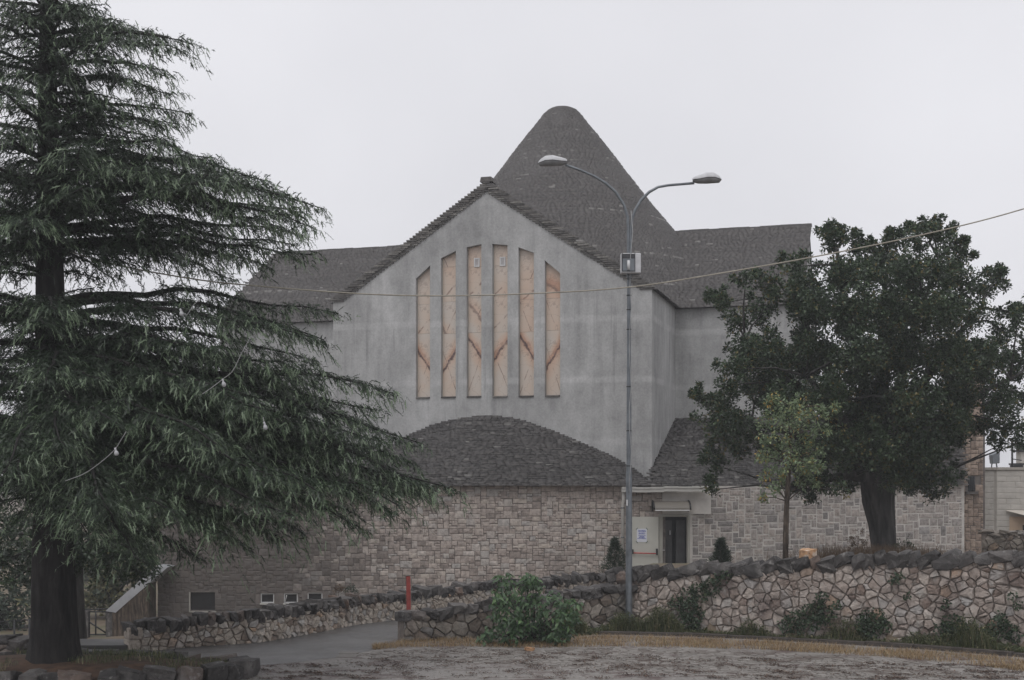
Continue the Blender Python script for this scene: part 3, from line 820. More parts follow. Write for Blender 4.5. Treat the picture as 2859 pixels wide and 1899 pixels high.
# lower storey: frontal stone wall, door bay, receding wall to the right
DW = 45.6
XA, XB = P(440, 0, DW).x, P(1858, 0, DW).x
Z_EAVE = 3.30
def wx(x): return P(x, 0, DW).x - XA
def wz(y): return P(0, y, DW).z
def lower_walls():
    rnd = random.Random(21)
    zb = -2.3
    wins = [(wx(727), wz(1684), wx(765), wz(1657)), (wx(792), wz(1684), wx(831), wz(1657)), (wx(858), wz(1682), wx(900), wz(1655)), (wx(532), wz(1704), wx(600), wz(1654))]
    W = XB - XA
    O = (XA, DW, 0)
    wall = empty('stone_wall', (XA, DW, 0)); adopt(wall, church)
    wall.matrix_parent_inverse = Matrix.Translation(-Vector(church.location))
    core = MB()
    sheet_with_holes(core, O, (1, 0), W, zb, Z_EAVE + .1, wins, back=0.018, reveal=0.16)
    core.poly([(XA, DW + .018, zb), (XA, DW + .018, Z_EAVE + .1), (XA, DW + 14, Z_EAVE + .1), (XA, DW + 14, zb)])
    core.poly([(XB, DW + .018, zb), (XB, DW + 2.2, zb), (XB, DW + 2.2, Z_EAVE), (XB, DW + .018, Z_EAVE)])
    core.build('mortar', MT['mortar_dark'], church)
    rects = masonry(W, Z_EAVE + .06 - zb, (.102, .088), [(2, 2), (3, 2), (2, 2), (3, 3), (2, 2), (3, 2), (4, 2), (2, 1), (3, 1), (3, 2), (2, 3), (4, 3), (3, 2), (1, 1)], rnd, [(a, b - zb, c, d - zb) for a, b, c, d in wins])
    door_l = P(1770, 0, DW).x - XA
    rects = [r for r in rects if not (r[0] > door_l and r[3] + zb < wz(1440)) or r[2] < door_l + .1]
    visible = [r for r in rects if r[3] + zb > -1.75]
    # the part of the wall that no wall hides carries the separate blocks
    def vis_key(r):
        xpx = CX + (XA + 0.5 * (r[0] + r[2])) / DW * FPX; ypx = HY + (EYE - (zb + 0.5 * (r[1] + r[3]))) / DW * FPX
        return 960 < xpx < 1740 or (640 < xpx and ypx > 1480)
    front = [r for r in visible if vis_key(r)]; rest = [r for r in visible if not vis_key(r)]
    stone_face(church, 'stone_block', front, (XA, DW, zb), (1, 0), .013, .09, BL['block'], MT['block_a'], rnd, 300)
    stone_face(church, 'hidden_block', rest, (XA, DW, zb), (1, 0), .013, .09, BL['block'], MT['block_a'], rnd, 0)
    bpy.data.objects.remove(wall)
    for i, (a, b, c, d) in enumerate(wins):
        x0, x1 = XA + a, XA + c
        if i < 3:
            fr = MB(); t = .035; y = DW + .05
            fr.box((x0 + .004, y, b + .004), (x0 + t, y + .05, d - .004)); fr.box((x1 - t, y, b + .004), (x1 - .004, y + .05, d - .004))
            fr.box((x0 + t, y, b + .004), (x1 - t, y + .05, b + t)); fr.box((x0 + t, y, d - t), (x1 - t, y + .05, d - .004))
            f = fr.build('basement_window', MT['white_metal'], church)
            g = MB()
            g.box((x0 + t, y + .03, b + t), (x1 - t, y + .038, d - t)); g.build('pane', MT['dark_glass'], f)
            s = MB(); s.box((x0 - .01, DW - .06, b - .05), (x1 + .01, DW + .04, b - .004)); s.build('sill', MT['pvc'], f)
            if i == 1:
                tl = MB(); A_ = Vector((x0 + t + .01, y - .01, b + t)); B_ = Vector((x0 + t + .09, y - .16, d - t - .02)); tl.tube([A_, B_], .016, 6); tl.build('tilted_sash', MT['white_metal'], f)
        else:
            fr = MB(); y = DW + .09
            fr.box((x0, y, b), (x1, y + .03, d)); f = fr.build('shuttered_window', MT['dark_glass'], church)
            k = MB(); k.box((x0 - .05, DW - .03, b - .03), (x0 - .005, DW + .05, d)); k.box((x0 - .05, DW - .03, b - .07), (x1 + .05, DW + .05, b - .035)); k.build('frame', MT['frame'], f)

    # door bay
    yd = DW - .02
    lx0, lx1 = P(1763, 0, yd).x, P(1838, 0, yd).x
    zt, zbm = wz(1443), 0.2
    leaf = MB(); leaf.box((lx0, yd - .085, zbm), (lx1, yd - .03, zt))
    door = leaf.build('open_door_leaf', MT['door'], church, bevel=.006)
    bar = MB()
    zbar = wz(1544)
    bar.tube([(lx0 + .05, yd - .16, zbar + .012), (lx1 - .1, yd - .16, zbar - .012)], .020, 8)
    bar.build('push_bar', MT['red_bar'], door)
    hd = MB(); hd.box((lx1 - .10, yd - .19, zbar - .06), (lx1 - .035, yd - .086, zbar + .16)); hd.build('bar_bracket', MT['black'], door, bevel=.01); hd = MB(); hd.box((lx0 + .01, yd - .19, zbar - .02), (lx0 + .06, yd - .086, zbar + .14)); hd.build('bar_bracket', MT['black'], door, bevel=.01)
    # frame round the opening
    ox0, ox1 = P(1850, 0, DW).x, P(1919, 0, DW).x
    fr = MB(); w = .085
    fr.box((ox0 - w - .06, DW - .05, zbm), (ox0, DW + .25, zt + w)); fr.box((ox1, DW - .05, zbm), (ox1 + w, DW + .25, zt + w)); fr.box((ox0, DW - .05, zt), (ox1, DW + .25, zt + w))
    fr.build('door_frame', MT['frame'], church, bevel=.008)
    inn = MB()
    inn.poly([(ox0 - .5, DW + 2.6, -.3), (ox1 + .5, DW + 2.6, -.3), (ox1 + .5, DW + 2.6, zt + .4), (ox0 - .5, DW + 2.6, zt + .4)])
    inn.poly([(ox0, DW + .25, zt), (ox1, DW + .25, zt), (ox1 + .5, DW + 2.6, zt + .2), (ox0 - .5, DW + 2.6, zt + .2)])
    inn.poly([(ox0, DW + .25, zbm), (ox0, DW + .25, zt), (ox0 - .5, DW + 2.6, zt + .2), (ox0 - .5, DW + 2.6, zbm)])
    inn.poly([(ox1, DW + .25, zt), (ox1, DW + .25, zbm), (ox1 + .5, DW + 2.6, zbm), (ox1 + .5, DW + 2.6, zt + .2)])
    inn.poly([(ox0 - .5, DW + .2, zbm + .01), (ox1 + .5, DW + .2, zbm + .01), (ox1 + .5, DW + 2.6, zbm + .01), (ox0 - .5, DW + 2.6, zbm + .01)])
    inn.build('vestibule', MT['interior'], church)
    il = MB(); il.box((ox0 + .01, DW + .55, zbm + .02), (ox0 + .40, DW + .6, zt - .15)); il.box((ox0 + .54, DW + .6, zbm + .02), (ox1 - .01, DW + .65, zt - .15))
    ild = il.build('inner_door', MT['dark_door'], church)
    h = MB(); h.box((ox0 + .30, DW + .50, wz(1495)), (ox0 + .35, DW + .549, wz(1483))); h.tube([(ox0 - .02, DW - .06, wz(1536)), (ox0 + .08, DW - .06, wz(1536))], .012, 6); h.build('handle', MT['lamp_white'], ild)
    # plaster patch above the door
    pl = MB(); pl.box((P(1853, 0, DW).x - .05, DW - .022, zt + .10), (P(1985, 0, DW).x, DW + .05, Z_EAVE - .16)); pl.box((ox1 + w, DW - .018, zbm), (P(1932, 0, DW).x, DW + .05, zt + .098))
    pl.build('plaster_patch', MT['mortar_pale'], church)
    # small bent canopy on two brackets
    cx0, cx1 = P(1826, 0, DW - .3).x, P(1922, 0, DW - .3).x
    sh = MB(); prof = []
    for i in range(8):
        t = i / 7; prof.append((DW - .04 - .62 * math.sin(t * math.pi / 2), wz(1399) - .30 * (1 - math.cos(t * math.pi / 2))))
    for (a, b), (c, d) in zip(prof, prof[1:]):
        sh.poly([(cx0, a, b), (cx1, a, b), (cx1, c, d), (cx0, c, d)], True)
    g = G('smoky_polycarbonate'); g.done((0.15, 0.135, 0.115), 0.5, 0.3)
    can = sh.build('door_canopy', g.m, church)
    for x in (cx0 - .03, cx1 + .03):
        bk = MB(); bk.tube([(x, a, b + .012) for a, b in prof], .030, 6); bk.tube([(x, DW - .03, wz(1399)), (x, DW - .03, wz(1428))], .03, 6); bk.build('bracket', MT['black'], can)
    ed = MB(); ed.box((cx0, prof[-1][0] - .02, prof[-1][1] - .03), (cx1, prof[-1][0] + .01, prof[-1][1] + .005)); ed.build('edge_strip', MT['white_metal'], can)
    # gutter and downpipe
    gx0, gx1 = P(1736, 0, DW - .35).x, P(1972, 0, DW - .35).x
    gu = MB()
    for k in range(6):
        a, b = lerp(gx0, gx1, k / 6), lerp(gx0, gx1, (k + 1) / 6)
        sag = -.02 * math.sin(math.pi * (k % 3) / 3); z = lerp(wz(1366), wz(1362), k / 6) + sag
        gu.box((a, DW - .36, z - .10), (b - .002, DW - .12, z + .075)); gu.box((a, DW - .385, z + .02), (b - .002, DW - .36, z + .085))
    gut = gu.build('gutter', MT['pvc'], church)
    dp = MB(); xg = P(1741, 0, DW - .2).x
    dp.tube([(xg, DW - .2, wz(1372)), (xg, DW - .2, wz(1395)), (xg - .02, DW - .12, wz(1410)), (xg - .03, DW - .12, -.2)], .058, 10); dp.build('downpipe', MT['pvc'], church)
    for y in (1418, 1500):
        c = MB(); c.tube([(xg - .03, DW - .12, wz(y) - .02), (xg - .03, DW - .12, wz(y) + .02)], .068, 10); c.build('pipe_clip', MT['lamp_metal'], gut)

    # receding wall on the right, pale raised joints
    A0 = Vector((P(1932, 0, DW).x, DW + .01, 0)); A1 = Vector((P(2692, 0, 49.6).x, 49.6, 0))
    ax = (A1 - A0); L = ax.length; ax.normalize()
    zb2 = .1
    cr = MB(); sheet_with_holes(cr, A0, (ax.x, ax.y), L, zb2 - .3, Z_EAVE - .04, [], back=-.004)
    cr.build('pale_mortar', MT['mortar_pale'], church)
    r2 = masonry(L, Z_EAVE - .02 - zb2, (.125, .10), [(3, 2), (2, 2), (4, 2), (3, 1), (2, 1), (4, 3), (2, 3), (5, 2), (3, 3), (2, 4)], rnd)
    r2 = [r for r in r2 if r[3] + zb2 > 0.35]
    stone_face(church, 'ashlar_block', r2, (A0.x, A0.y, zb2), (ax.x, ax.y), .034, .06, BL['ashlar'], MT['ashlar_a'], rnd, 300, proud=.012)
    # aprons: thin slabs in level courses between the eaves and the walls above
    acc = [[], [], [], [], []]
    rise = .066
    def arch(u):
        return interp([(-6.3, 3.32), (-5.6, 3.80), (-4.9, 4.22), (-4.1, 4.66), (-3.4, 5.03), (-2.87, 5.29), (-2.2, 5.53), (-1.62, 5.68), (-1.0, 5.79), (-.4, 5.845), (.1, 5.86), (.6, 5.83), (1.0, 5.77), (1.4, 5.68), (2.2, 5.42), (2.98, 5.12), (4.15, 4.63), (4.93, 4.27), (5.69, 3.83), (6.3, 3.34)], u)
    NS = 260
    uA, uB = -6.15, 6.22
    cols = []
    for i in range(NS + 1):
        s = i / NS
        u = lerp(uA, uB, s)
        top = F3(u, -.03, max(arch(u), Z_EAVE + .03))
        ev = Vector((lerp(P(770, 0, DW).x, P(1842, 0, DW).x, s), DW - .28, Z_EAVE))
        cols.append((ev, top))
    z = Z_EAVE - .03
    while z < 5.9:
        pts = []
        for ev, top in cols:
            if top.z >= z - .02:
                t = max(0, min(1, (z - Z_EAVE) / max(top.z - Z_EAVE, .03)))
                q = ev.lerp(top, t); q.z = z; pts.append(q)
        # walk along the contour
        i = 0.0
        k = 0
        while len(pts) > 3 and k < len(pts) - 1:
            l = rnd.uniform(.12, .32); k2 = k
            while k2 < len(pts) - 1 and (pts[k2] - pts[k]).length < l: k2 += 1
            a, b = pts[k], pts[k2]; ax2 = (b - a); 
            if ax2.length > .03:
                inw = Vector((-ax2.y, ax2.x, 0)).normalized()
                m = (a + b) / 2 - inw * rnd.uniform(0, .035)
                acc[0].append(tuple(m)); acc[1].append(tuple(ax2 * .495)); acc[2].append((inw.x * .35, inw.y * .35, .02)); acc[3].append((0, 0, rise * rnd.uniform(.55, 1.0))); acc[4].append(rnd.random() * .97 if rnd.random() > .02 else 1)
            k = k2
        z += rise
    # left and right aprons
    def plane_apron(e0, e1, t0, t1, n=160):
        e0, e1, t0, t1 = map(Vector, (e0, e1, t0, t1))
        z = Z_EAVE - .03
        while z < t0.z:
            t = (z - Z_EAVE) / (t0.z - Z_EAVE)
            a, b = e0.lerp(t0, t), e1.lerp(t1, t); a.z = b.z = z
            ax2 = b - a; L2 = ax2.length; ax2 /= L2
            inw = Vector((-ax2.y, ax2.x, 0))
            s = -rnd.uniform(0, .3)
            while s < L2:
                l = rnd.uniform(.12, .32)
                m = a + ax2 * (s + l / 2) - inw * rnd.uniform(0, .035)
                acc[0].append(tuple(m)); acc[1].append(tuple(ax2 * (l / 2 - .003))); acc[2].append((inw.x * .45, inw.y * .45, .02)); acc[3].append((0, 0, rise * rnd.uniform(.55, 1.0))); acc[4].append(rnd.random() * .97 if rnd.random() > .02 else 1)
                s += l
            z += rise
    ztop = 5.95
    er0 = Vector((F3(HW + .03, -.6, 0).x, DW - .26, Z_EAVE)); er1 = A1 + Vector((-.1, -.28, Z_EAVE))
    plane_apron((P(1825, 0, DW).x, DW - .26, Z_EAVE), er1, F3(HW, ARM, ztop), F3(17.2, ARM, ztop))
    plane_apron((XA - .2, DW - .26, Z_EAVE), (P(800, 0, DW).x, DW - .26, Z_EAVE), F3(-14.3, ARM, ztop), F3(-HW - .2, ARM, ztop))
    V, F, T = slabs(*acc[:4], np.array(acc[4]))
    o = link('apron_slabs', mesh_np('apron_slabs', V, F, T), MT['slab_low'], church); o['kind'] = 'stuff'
    dk = MB()
    for (e0, t0), (e1, t1) in zip(cols[::4], cols[4::4]):
        dz = Vector((0, 0, -.06)); dk.poly([e0 + Vector((0, .1, -.02)), e1 + Vector((0, .1, -.02)), t1 + dz, t0 + dz])
    ea, eb, ta, tb = Vector((P(1825, 0, DW).x, DW - .26, Z_EAVE)), Vector(er1), F3(HW, ARM, ztop), F3(17.2, ARM, ztop)
    for i in range(12):
        for j in range(12):
            g4 = [ea.lerp(eb, a).lerp(ta.lerp(tb, a), b) + Vector((0, .32, -.06)) for a, b in ((i/12, j/12), ((i+1)/12, j/12), ((i+1)/12, (j+1)/12), (i/12, (j+1)/12))]
            dk.poly(g4)
    dk.poly([(XA, DW - .1, Z_EAVE - .03), (P(800, 0, DW).x, DW - .1, Z_EAVE - .03), F3(-HW, ARM, ztop - .1), F3(-14.3, ARM, ztop - .1)])
    # soffit boards close the eaves
    dk.poly([(XA, DW - .27, Z_EAVE - .035), (P(1842, 0, DW).x, DW - .27, Z_EAVE - .035), (P(1842, 0, DW).x, DW + .05, Z_EAVE - .035), (XA, DW + .05, Z_EAVE - .035)])
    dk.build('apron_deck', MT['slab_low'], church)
    return A1
A1 = lower_walls()

# notice taped to the open door leaf
def notice():
    yd = DW - .02 - .085
    x0, x1 = P(1778, 0, yd).x, P(1806, 0, yd).x
    z0, z1 = wz(1513), wz(1476)
    n = empty('paper_notice', (x0, yd, z0), 'white paper notice with blue print taped to the open door', 'notice')
    b = MB(); b.box((x0, yd - .006, z0), (x1, yd - .002, z1)); b.build('sheet', MT['paper'], n)
    t = MB(); rnd = random.Random(3); W = x1 - x0
    for k, (fr, a, c) in enumerate(((.86, .14, .86), (.79, .14, .90), (.68, .22, .78), (.61, .18, .82), (.47, .16, .88), (.40, .28, .72), (.33, .2, .8), (.26, .06, .92))):
        z = lerp(z0, z1, fr); x = x0 + W * a
        while x < x0 + W * c:
            l = rnd.uniform(.02, .055); t.box((x, yd - .010, z - .010), (min(x + l, x0 + W * c), yd - .0065, z + .011)); x += l + .010
    t.build('print', MT['ink'], n)
    p = MB()
    for x, z, s in ((x0, z0, 1), (x1, z0, -1), (x0, z1, -1), (x1, z1, 1)):
        M = Matrix.Translation((x, yd - .012, z)) @ Matrix.Rotation(s * math.radians(45), 4, 'Y'); p.box((-.045, -.003, -.012), (.045, .003, .012), M)
    p.build('tape', MT['tape'], n)
notice()

# ------------------------------------------------------------------ tower and the house beyond, on the right
def tower():
    t = empty('stone_tower', (A1.x, 51, 0), 'slim brown stone tower at the right end of the church', 'tower')
    d0 = 50.4; x0, x1 = P(2692, 0, d0).x, P(2752, 0, d0).x; zt = P(0, 1045, d0).z; zb = -.2
    x0 -= .15
    c = MB(); c.box((x0 + .02, d0 + .02, zb), (x1 - .02, d0 + 1.8, zt)); c.build('core', MT['mortar_dark'], t)
    rnd = random.Random(8)
    win = (P(2703, 0, d0).x - x0, P(0, 1372, d0).z - zb, P(2722, 0, d0).x - x0, P(0, 1330, d0).z - zb)
    rects = masonry(x1 - x0, zt - zb, (.10, .085), [(2, 2), (3, 2), (2, 3), (2, 1), (3, 3), (2, 4)], rnd, [win])
    stone_face(t, 'stone', rects, (x0, d0, zb), (1, 0), .014, .10, BL['tower_stone'], MT['tower_stone_a'], rnd, 200, jitter=.008)
    w = MB(); wx0, wx1, wz0, wz1 = x0 + win[0], x0 + win[2], zb + win[1], zb + win[3]
    w.box((wx0, d0 + .0, wz0), (wx1, d0 + .019, wz1)); wo = w.build('window', MT['dark_glass'], t)
    b = MB()
    for k in range(4): x = lerp(wx0, wx1, (k + .5) / 4); b.tube([(x, d0 - .04, wz0), (x, d0 - .04, wz1)], .010, 5)
    b.build('grille', MT['steel_dark'], wo)
    s = MB(); s.box((wx0 - .12, d0 - .16, wz0 - .11), (wx1 + .08, d0 + .05, wz0 - .01)); s.build('sill', MT['coping'], wo)
    cp = MB(); cp.prism([Vector((x0 - .1, d0 - .1, zt)), Vector((x1 + .1, d0 - .1, zt)), Vector((x1 + .1, d0 - .1, zt + .1)), Vector(((x0 + x1) / 2, d0 - .1, zt + .7)), Vector((x0 - .1, d0 - .1, zt + .1))], (0, 2.0, 0)); cp.build('roof', MT['slab_low'], t)
tower()

def house():
    d = 60.0
    xa, xc, xe = P(2748, 0, d + 1.5).x, P(2783, 0, d).x, P(3300, 0, d - 6).x
    zt, zb = P(0, 1312, d).z, -.5
    h = empty('house', ((xa + xc) / 2, d, 0), 'pale stone-clad flat-roofed house beyond the right wall', 'house')
    A, C, E = Vector((xa - 1.0, d + 3.0, 0)), Vector((xc, d, 0)), Vector((xe, d - 2, 0))
    m = MB()
    for p, q in ((A, C), (C, E)):
        m.poly([p + Vector((0, 0, zb)), q + Vector((0, 0, zb)), q + Vector((0, 0, zt)), p + Vector((0, 0, zt))])
    m.poly([A + Vector((0, 0, zt)), C + Vector((0, 0, zt)), E + Vector((0, 0, zt)), E + Vector((0, 10, zt)), A + Vector((0, 10, zt))])
    m.build('wall', MT['house_mortar'], h)
    rnd = random.Random(15)
    for p, q, lim in ((A, C, 80), (C, E, 120)):
        L = min((q - p).length, 4.2); ax = (q - p).normalized()
        rs = masonry(L, zt - 1.0, (.2, .26), [(3, 1), (2, 1), (4, 1), (3, 1)], rnd)
        stone_face(h, 'cladding_stone', rs, (p.x, p.y, 1.0), (ax.x, ax.y), .012, .05, BL['house'], MT['house'], rnd, lim, jitter=.0, proud=.012)
    cp = MB()
    for p, q in ((A, C), (C, E)):
        o = Vector(((q - p).y, -(q - p).x, 0)).normalized() * .08
        cp.hexa([p + o + Vector((0, 0, zt)), q + o + Vector((0, 0, zt)), q - o * 4 + Vector((0, 0, zt)), p - o * 4 + Vector((0, 0, zt))] + [p + o + Vector((0, 0, zt + .12)), q + o + Vector((0, 0, zt + .12)), q - o * 4 + Vector((0, 0, zt + .12)), p - o * 4 + Vector((0, 0, zt + .12))])
    cp.build('parapet', MT['house_mortar'], h)
    ch = MB(); X = P(2856, 0, d + 3).x
    ch.box((X - .1, d + 3, zt), (X + .6, d + 3.6, P(0, 1262, d + 3).z)); c = ch.build('chimney', MT['house'], h)
    cc = MB(); zc = P(0, 1262, d + 3).z; cc.box((X - .25, d + 2.9, zc), (X + .75, d + 3.7, zc + .1)); cc.box((X - .1, d + 3.0, zc + .1), (X + .6, d + 3.6, zc + .32)); cc.box((X - .3, d + 2.9, zc + .32), (X + .8, d + 3.7, zc + .4)); cc.build('chimney_cap', MT['steel_dark'], c)
    an = MB(); ax_ = P(2826, 0, d + 2).x; za = P(0, 1238, d + 2).z
    an.tube([(ax_, d + 2, zt), (ax_, d + 2, za)], .05, 6)
    an.tube([(ax_ - .35, d + 2, za - .05), (ax_ + .25, d + 2, za - .0)], .025, 5)
    an.tube([(ax_, d + 2, za - .75), (ax_ + .45, d + 2, za - .82)], .025, 5)
    for k in range(5): x = ax_ - .33 + k * .14; an.tube([(x, d + 2, za - .16), (x, d + 2, za + .16)], .013, 4)
    an.build('antenna', MT['steel_dark'], h)
    bx = MB(); X2 = P(2840, 0, d + 2).x; bx.box((X2 - .2, d + 2, zt), (X2 + .3, d + 2.4, zt + .25)); bx.box((X2 - .24, d + 1.95, zt + .25), (X2 + .34, d + 2.45, zt + .33)); bx.build('roof_vent', MT['steel_dark'], h)
    pe = MB(); pa = C + (E - C).normalized() * .55; pb = E; o = Vector(((E - C).y, -(E - C).x, 0)).normalized() * .06
    zt2 = P(0, 1442, d).z
    pe.poly([pa + o + Vector((0, 0, zb)), pb + o + Vector((0, 0, zb)), pb + o + Vector((0, 0, zt2)), pa + o + Vector((0, 0, zt2))]); pe.build('porch_wall', MT['peach'], h)
    w = MB(); wa = C + (E - C).normalized() * 1.12; o2 = o * 1.4
    w.poly([wa + o2 + Vector((0, 0, .2)), pb + o2 + Vector((0, 0, .2)), pb + o2 + Vector((0, 0, P(0, 1465, d).z)), wa + o2 + Vector((0, 0, P(0, 1465, d).z))]); w.build('window', MT['dark_glass'], h)
    aw = MB(); aa = C + (E - C).normalized() * .35; za2, zb3 = P(0, 1424, d).z, P(0, 1446, d - 1.5).z
    aw.poly([aa + o + Vector((0, 0, za2)), E + o + Vector((0, 0, za2)), E + o * 26 + Vector((0, 0, zb3)), aa + o * 26 + Vector((1.3, 0, zb3))]); aw.build('awning', MT['awning'], h)
    # floodlight standing on the parapet
    f = empty('roof_floodlight', (P(2784, 0, d).x, d + .3, zt + .12), 'grey floodlight standing on the house parapet', 'floodlight')
    fx, fz = P(2784, 0, d).x, zt + .12
    M = Matrix.Translation((fx, d + .3, fz + .42)) @ Matrix.Rotation(math.radians(-18), 4, 'Y')
    b = MB(); b.prism([M @ Vector(q) for q in ((-.22, -.12, -.2), (.12, -.12, -.28), (.30, -.12, .26), (-.14, -.12, .22))], M.to_3x3() @ Vector((0, .36, 0))); b.build('housing', MT['lamp_metal'], f, bevel=.03)
    st = MB(); st.tube([(fx - .15, d + .3, fz), (fx - .12, d + .3, fz + .3)], .03, 6); st.tube([(fx + .1, d + .3, fz), (fx + .06, d + .3, fz + .3)], .03, 6); st.build('bracket', MT['lamp_metal'], f)
house()

# ------------------------------------------------------------------ rubble walls
def clip_half(poly, px, pz, nx, nz):
    out = []
    for i in range(len(poly)):
        a, b = poly[i], poly[(i + 1) % len(poly)]
        da = (a[0] - px) * nx + (a[1] - pz) * nz; db = (b[0] - px) * nx + (b[1] - pz) * nz
        if da <= 0: out.append(a)
        if (da < 0 < db) or (db < 0 < da):
            t = da / (da - db); out.append((a[0] + (b[0] - a[0]) * t, a[1] + (b[1] - a[1]) * t))
    return out

class Path:
    def __init__(s, pts):
        s.p = [Vector((x, y, 0)) for x, y in pts]; s.c = [0]
        for a, b in zip(s.p, s.p[1:]): s.c.append(s.c[-1] + (b - a).length)
        s.L = s.c[-1]
    def at(s, t):
        t = max(0, min(s.L, t))
        for i in range(len(s.p) - 1):
            if t <= s.c[i + 1] or i == len(s.p) - 2:
                k = (t - s.c[i]) / (s.c[i + 1] - s.c[i]); q = s.p[i].lerp(s.p[i + 1], k)
                a = (s.p[i + 1] - s.p[i]).normalized(); return q, a, Vector((a.y, -a.x, 0))

def rock_mesh(i, m, n=15, box=0.5):
    rnd = random.Random(500 + i); bm = bmesh.new()
    for k in range(n):
        v = Vector((rnd.gauss(0, 1), rnd.gauss(0, 1), rnd.gauss(0, 1))).normalized()
        mx = max(abs(v.x), abs(v.y), abs(v.z)); v = v.lerp(v / mx, box) * rnd.uniform(.86, 1.04)
        bm.verts.new(v * .5)
    for sx in (-1, 1):
        for sy in (-1, 1):
            for sz in (-1, 1):
                bm.verts.new(Vector((sx, sy, sz)) * .5 * rnd.uniform(.70, .98))
    r = bmesh.ops.convex_hull(bm, input=bm.verts)
    bmesh.ops.delete(bm, geom=[g for g in r['geom_interior'] if isinstance(g, bmesh.types.BMVert)], context='VERTS')
    loose = [v for v in bm.verts if not v.link_faces]
    if loose: bmesh.ops.delete(bm, geom=loose, context='VERTS')
    bmesh.ops.subdivide_edges(bm, edges=bm.edges[:], cuts=1, use_grid_fill=True, smooth=.10)
    off = Vector((i * 3.7, i * 1.3, 0))
    for v in bm.verts:
        v.co += v.co.normalized() * (.13 * mnoise.noise(v.co * 3.3 + off) + .10 * mnoise.noise(v.co * 8.3 + off))
    bmesh.ops.triangulate(bm, faces=bm.faces[:])
    bmesh.ops.recalc_face_normals(bm, faces=bm.faces)
    me = bpy.data.meshes.new('rock'); bm.to_mesh(me); bm.free(); me.materials.append(m)
    return me
ROCK = {k: [rock_mesh(i, MT[k]) for i in range(18)] for k in ('coping', 'rubble', 'rubble_dark', 'rubble_pale')}

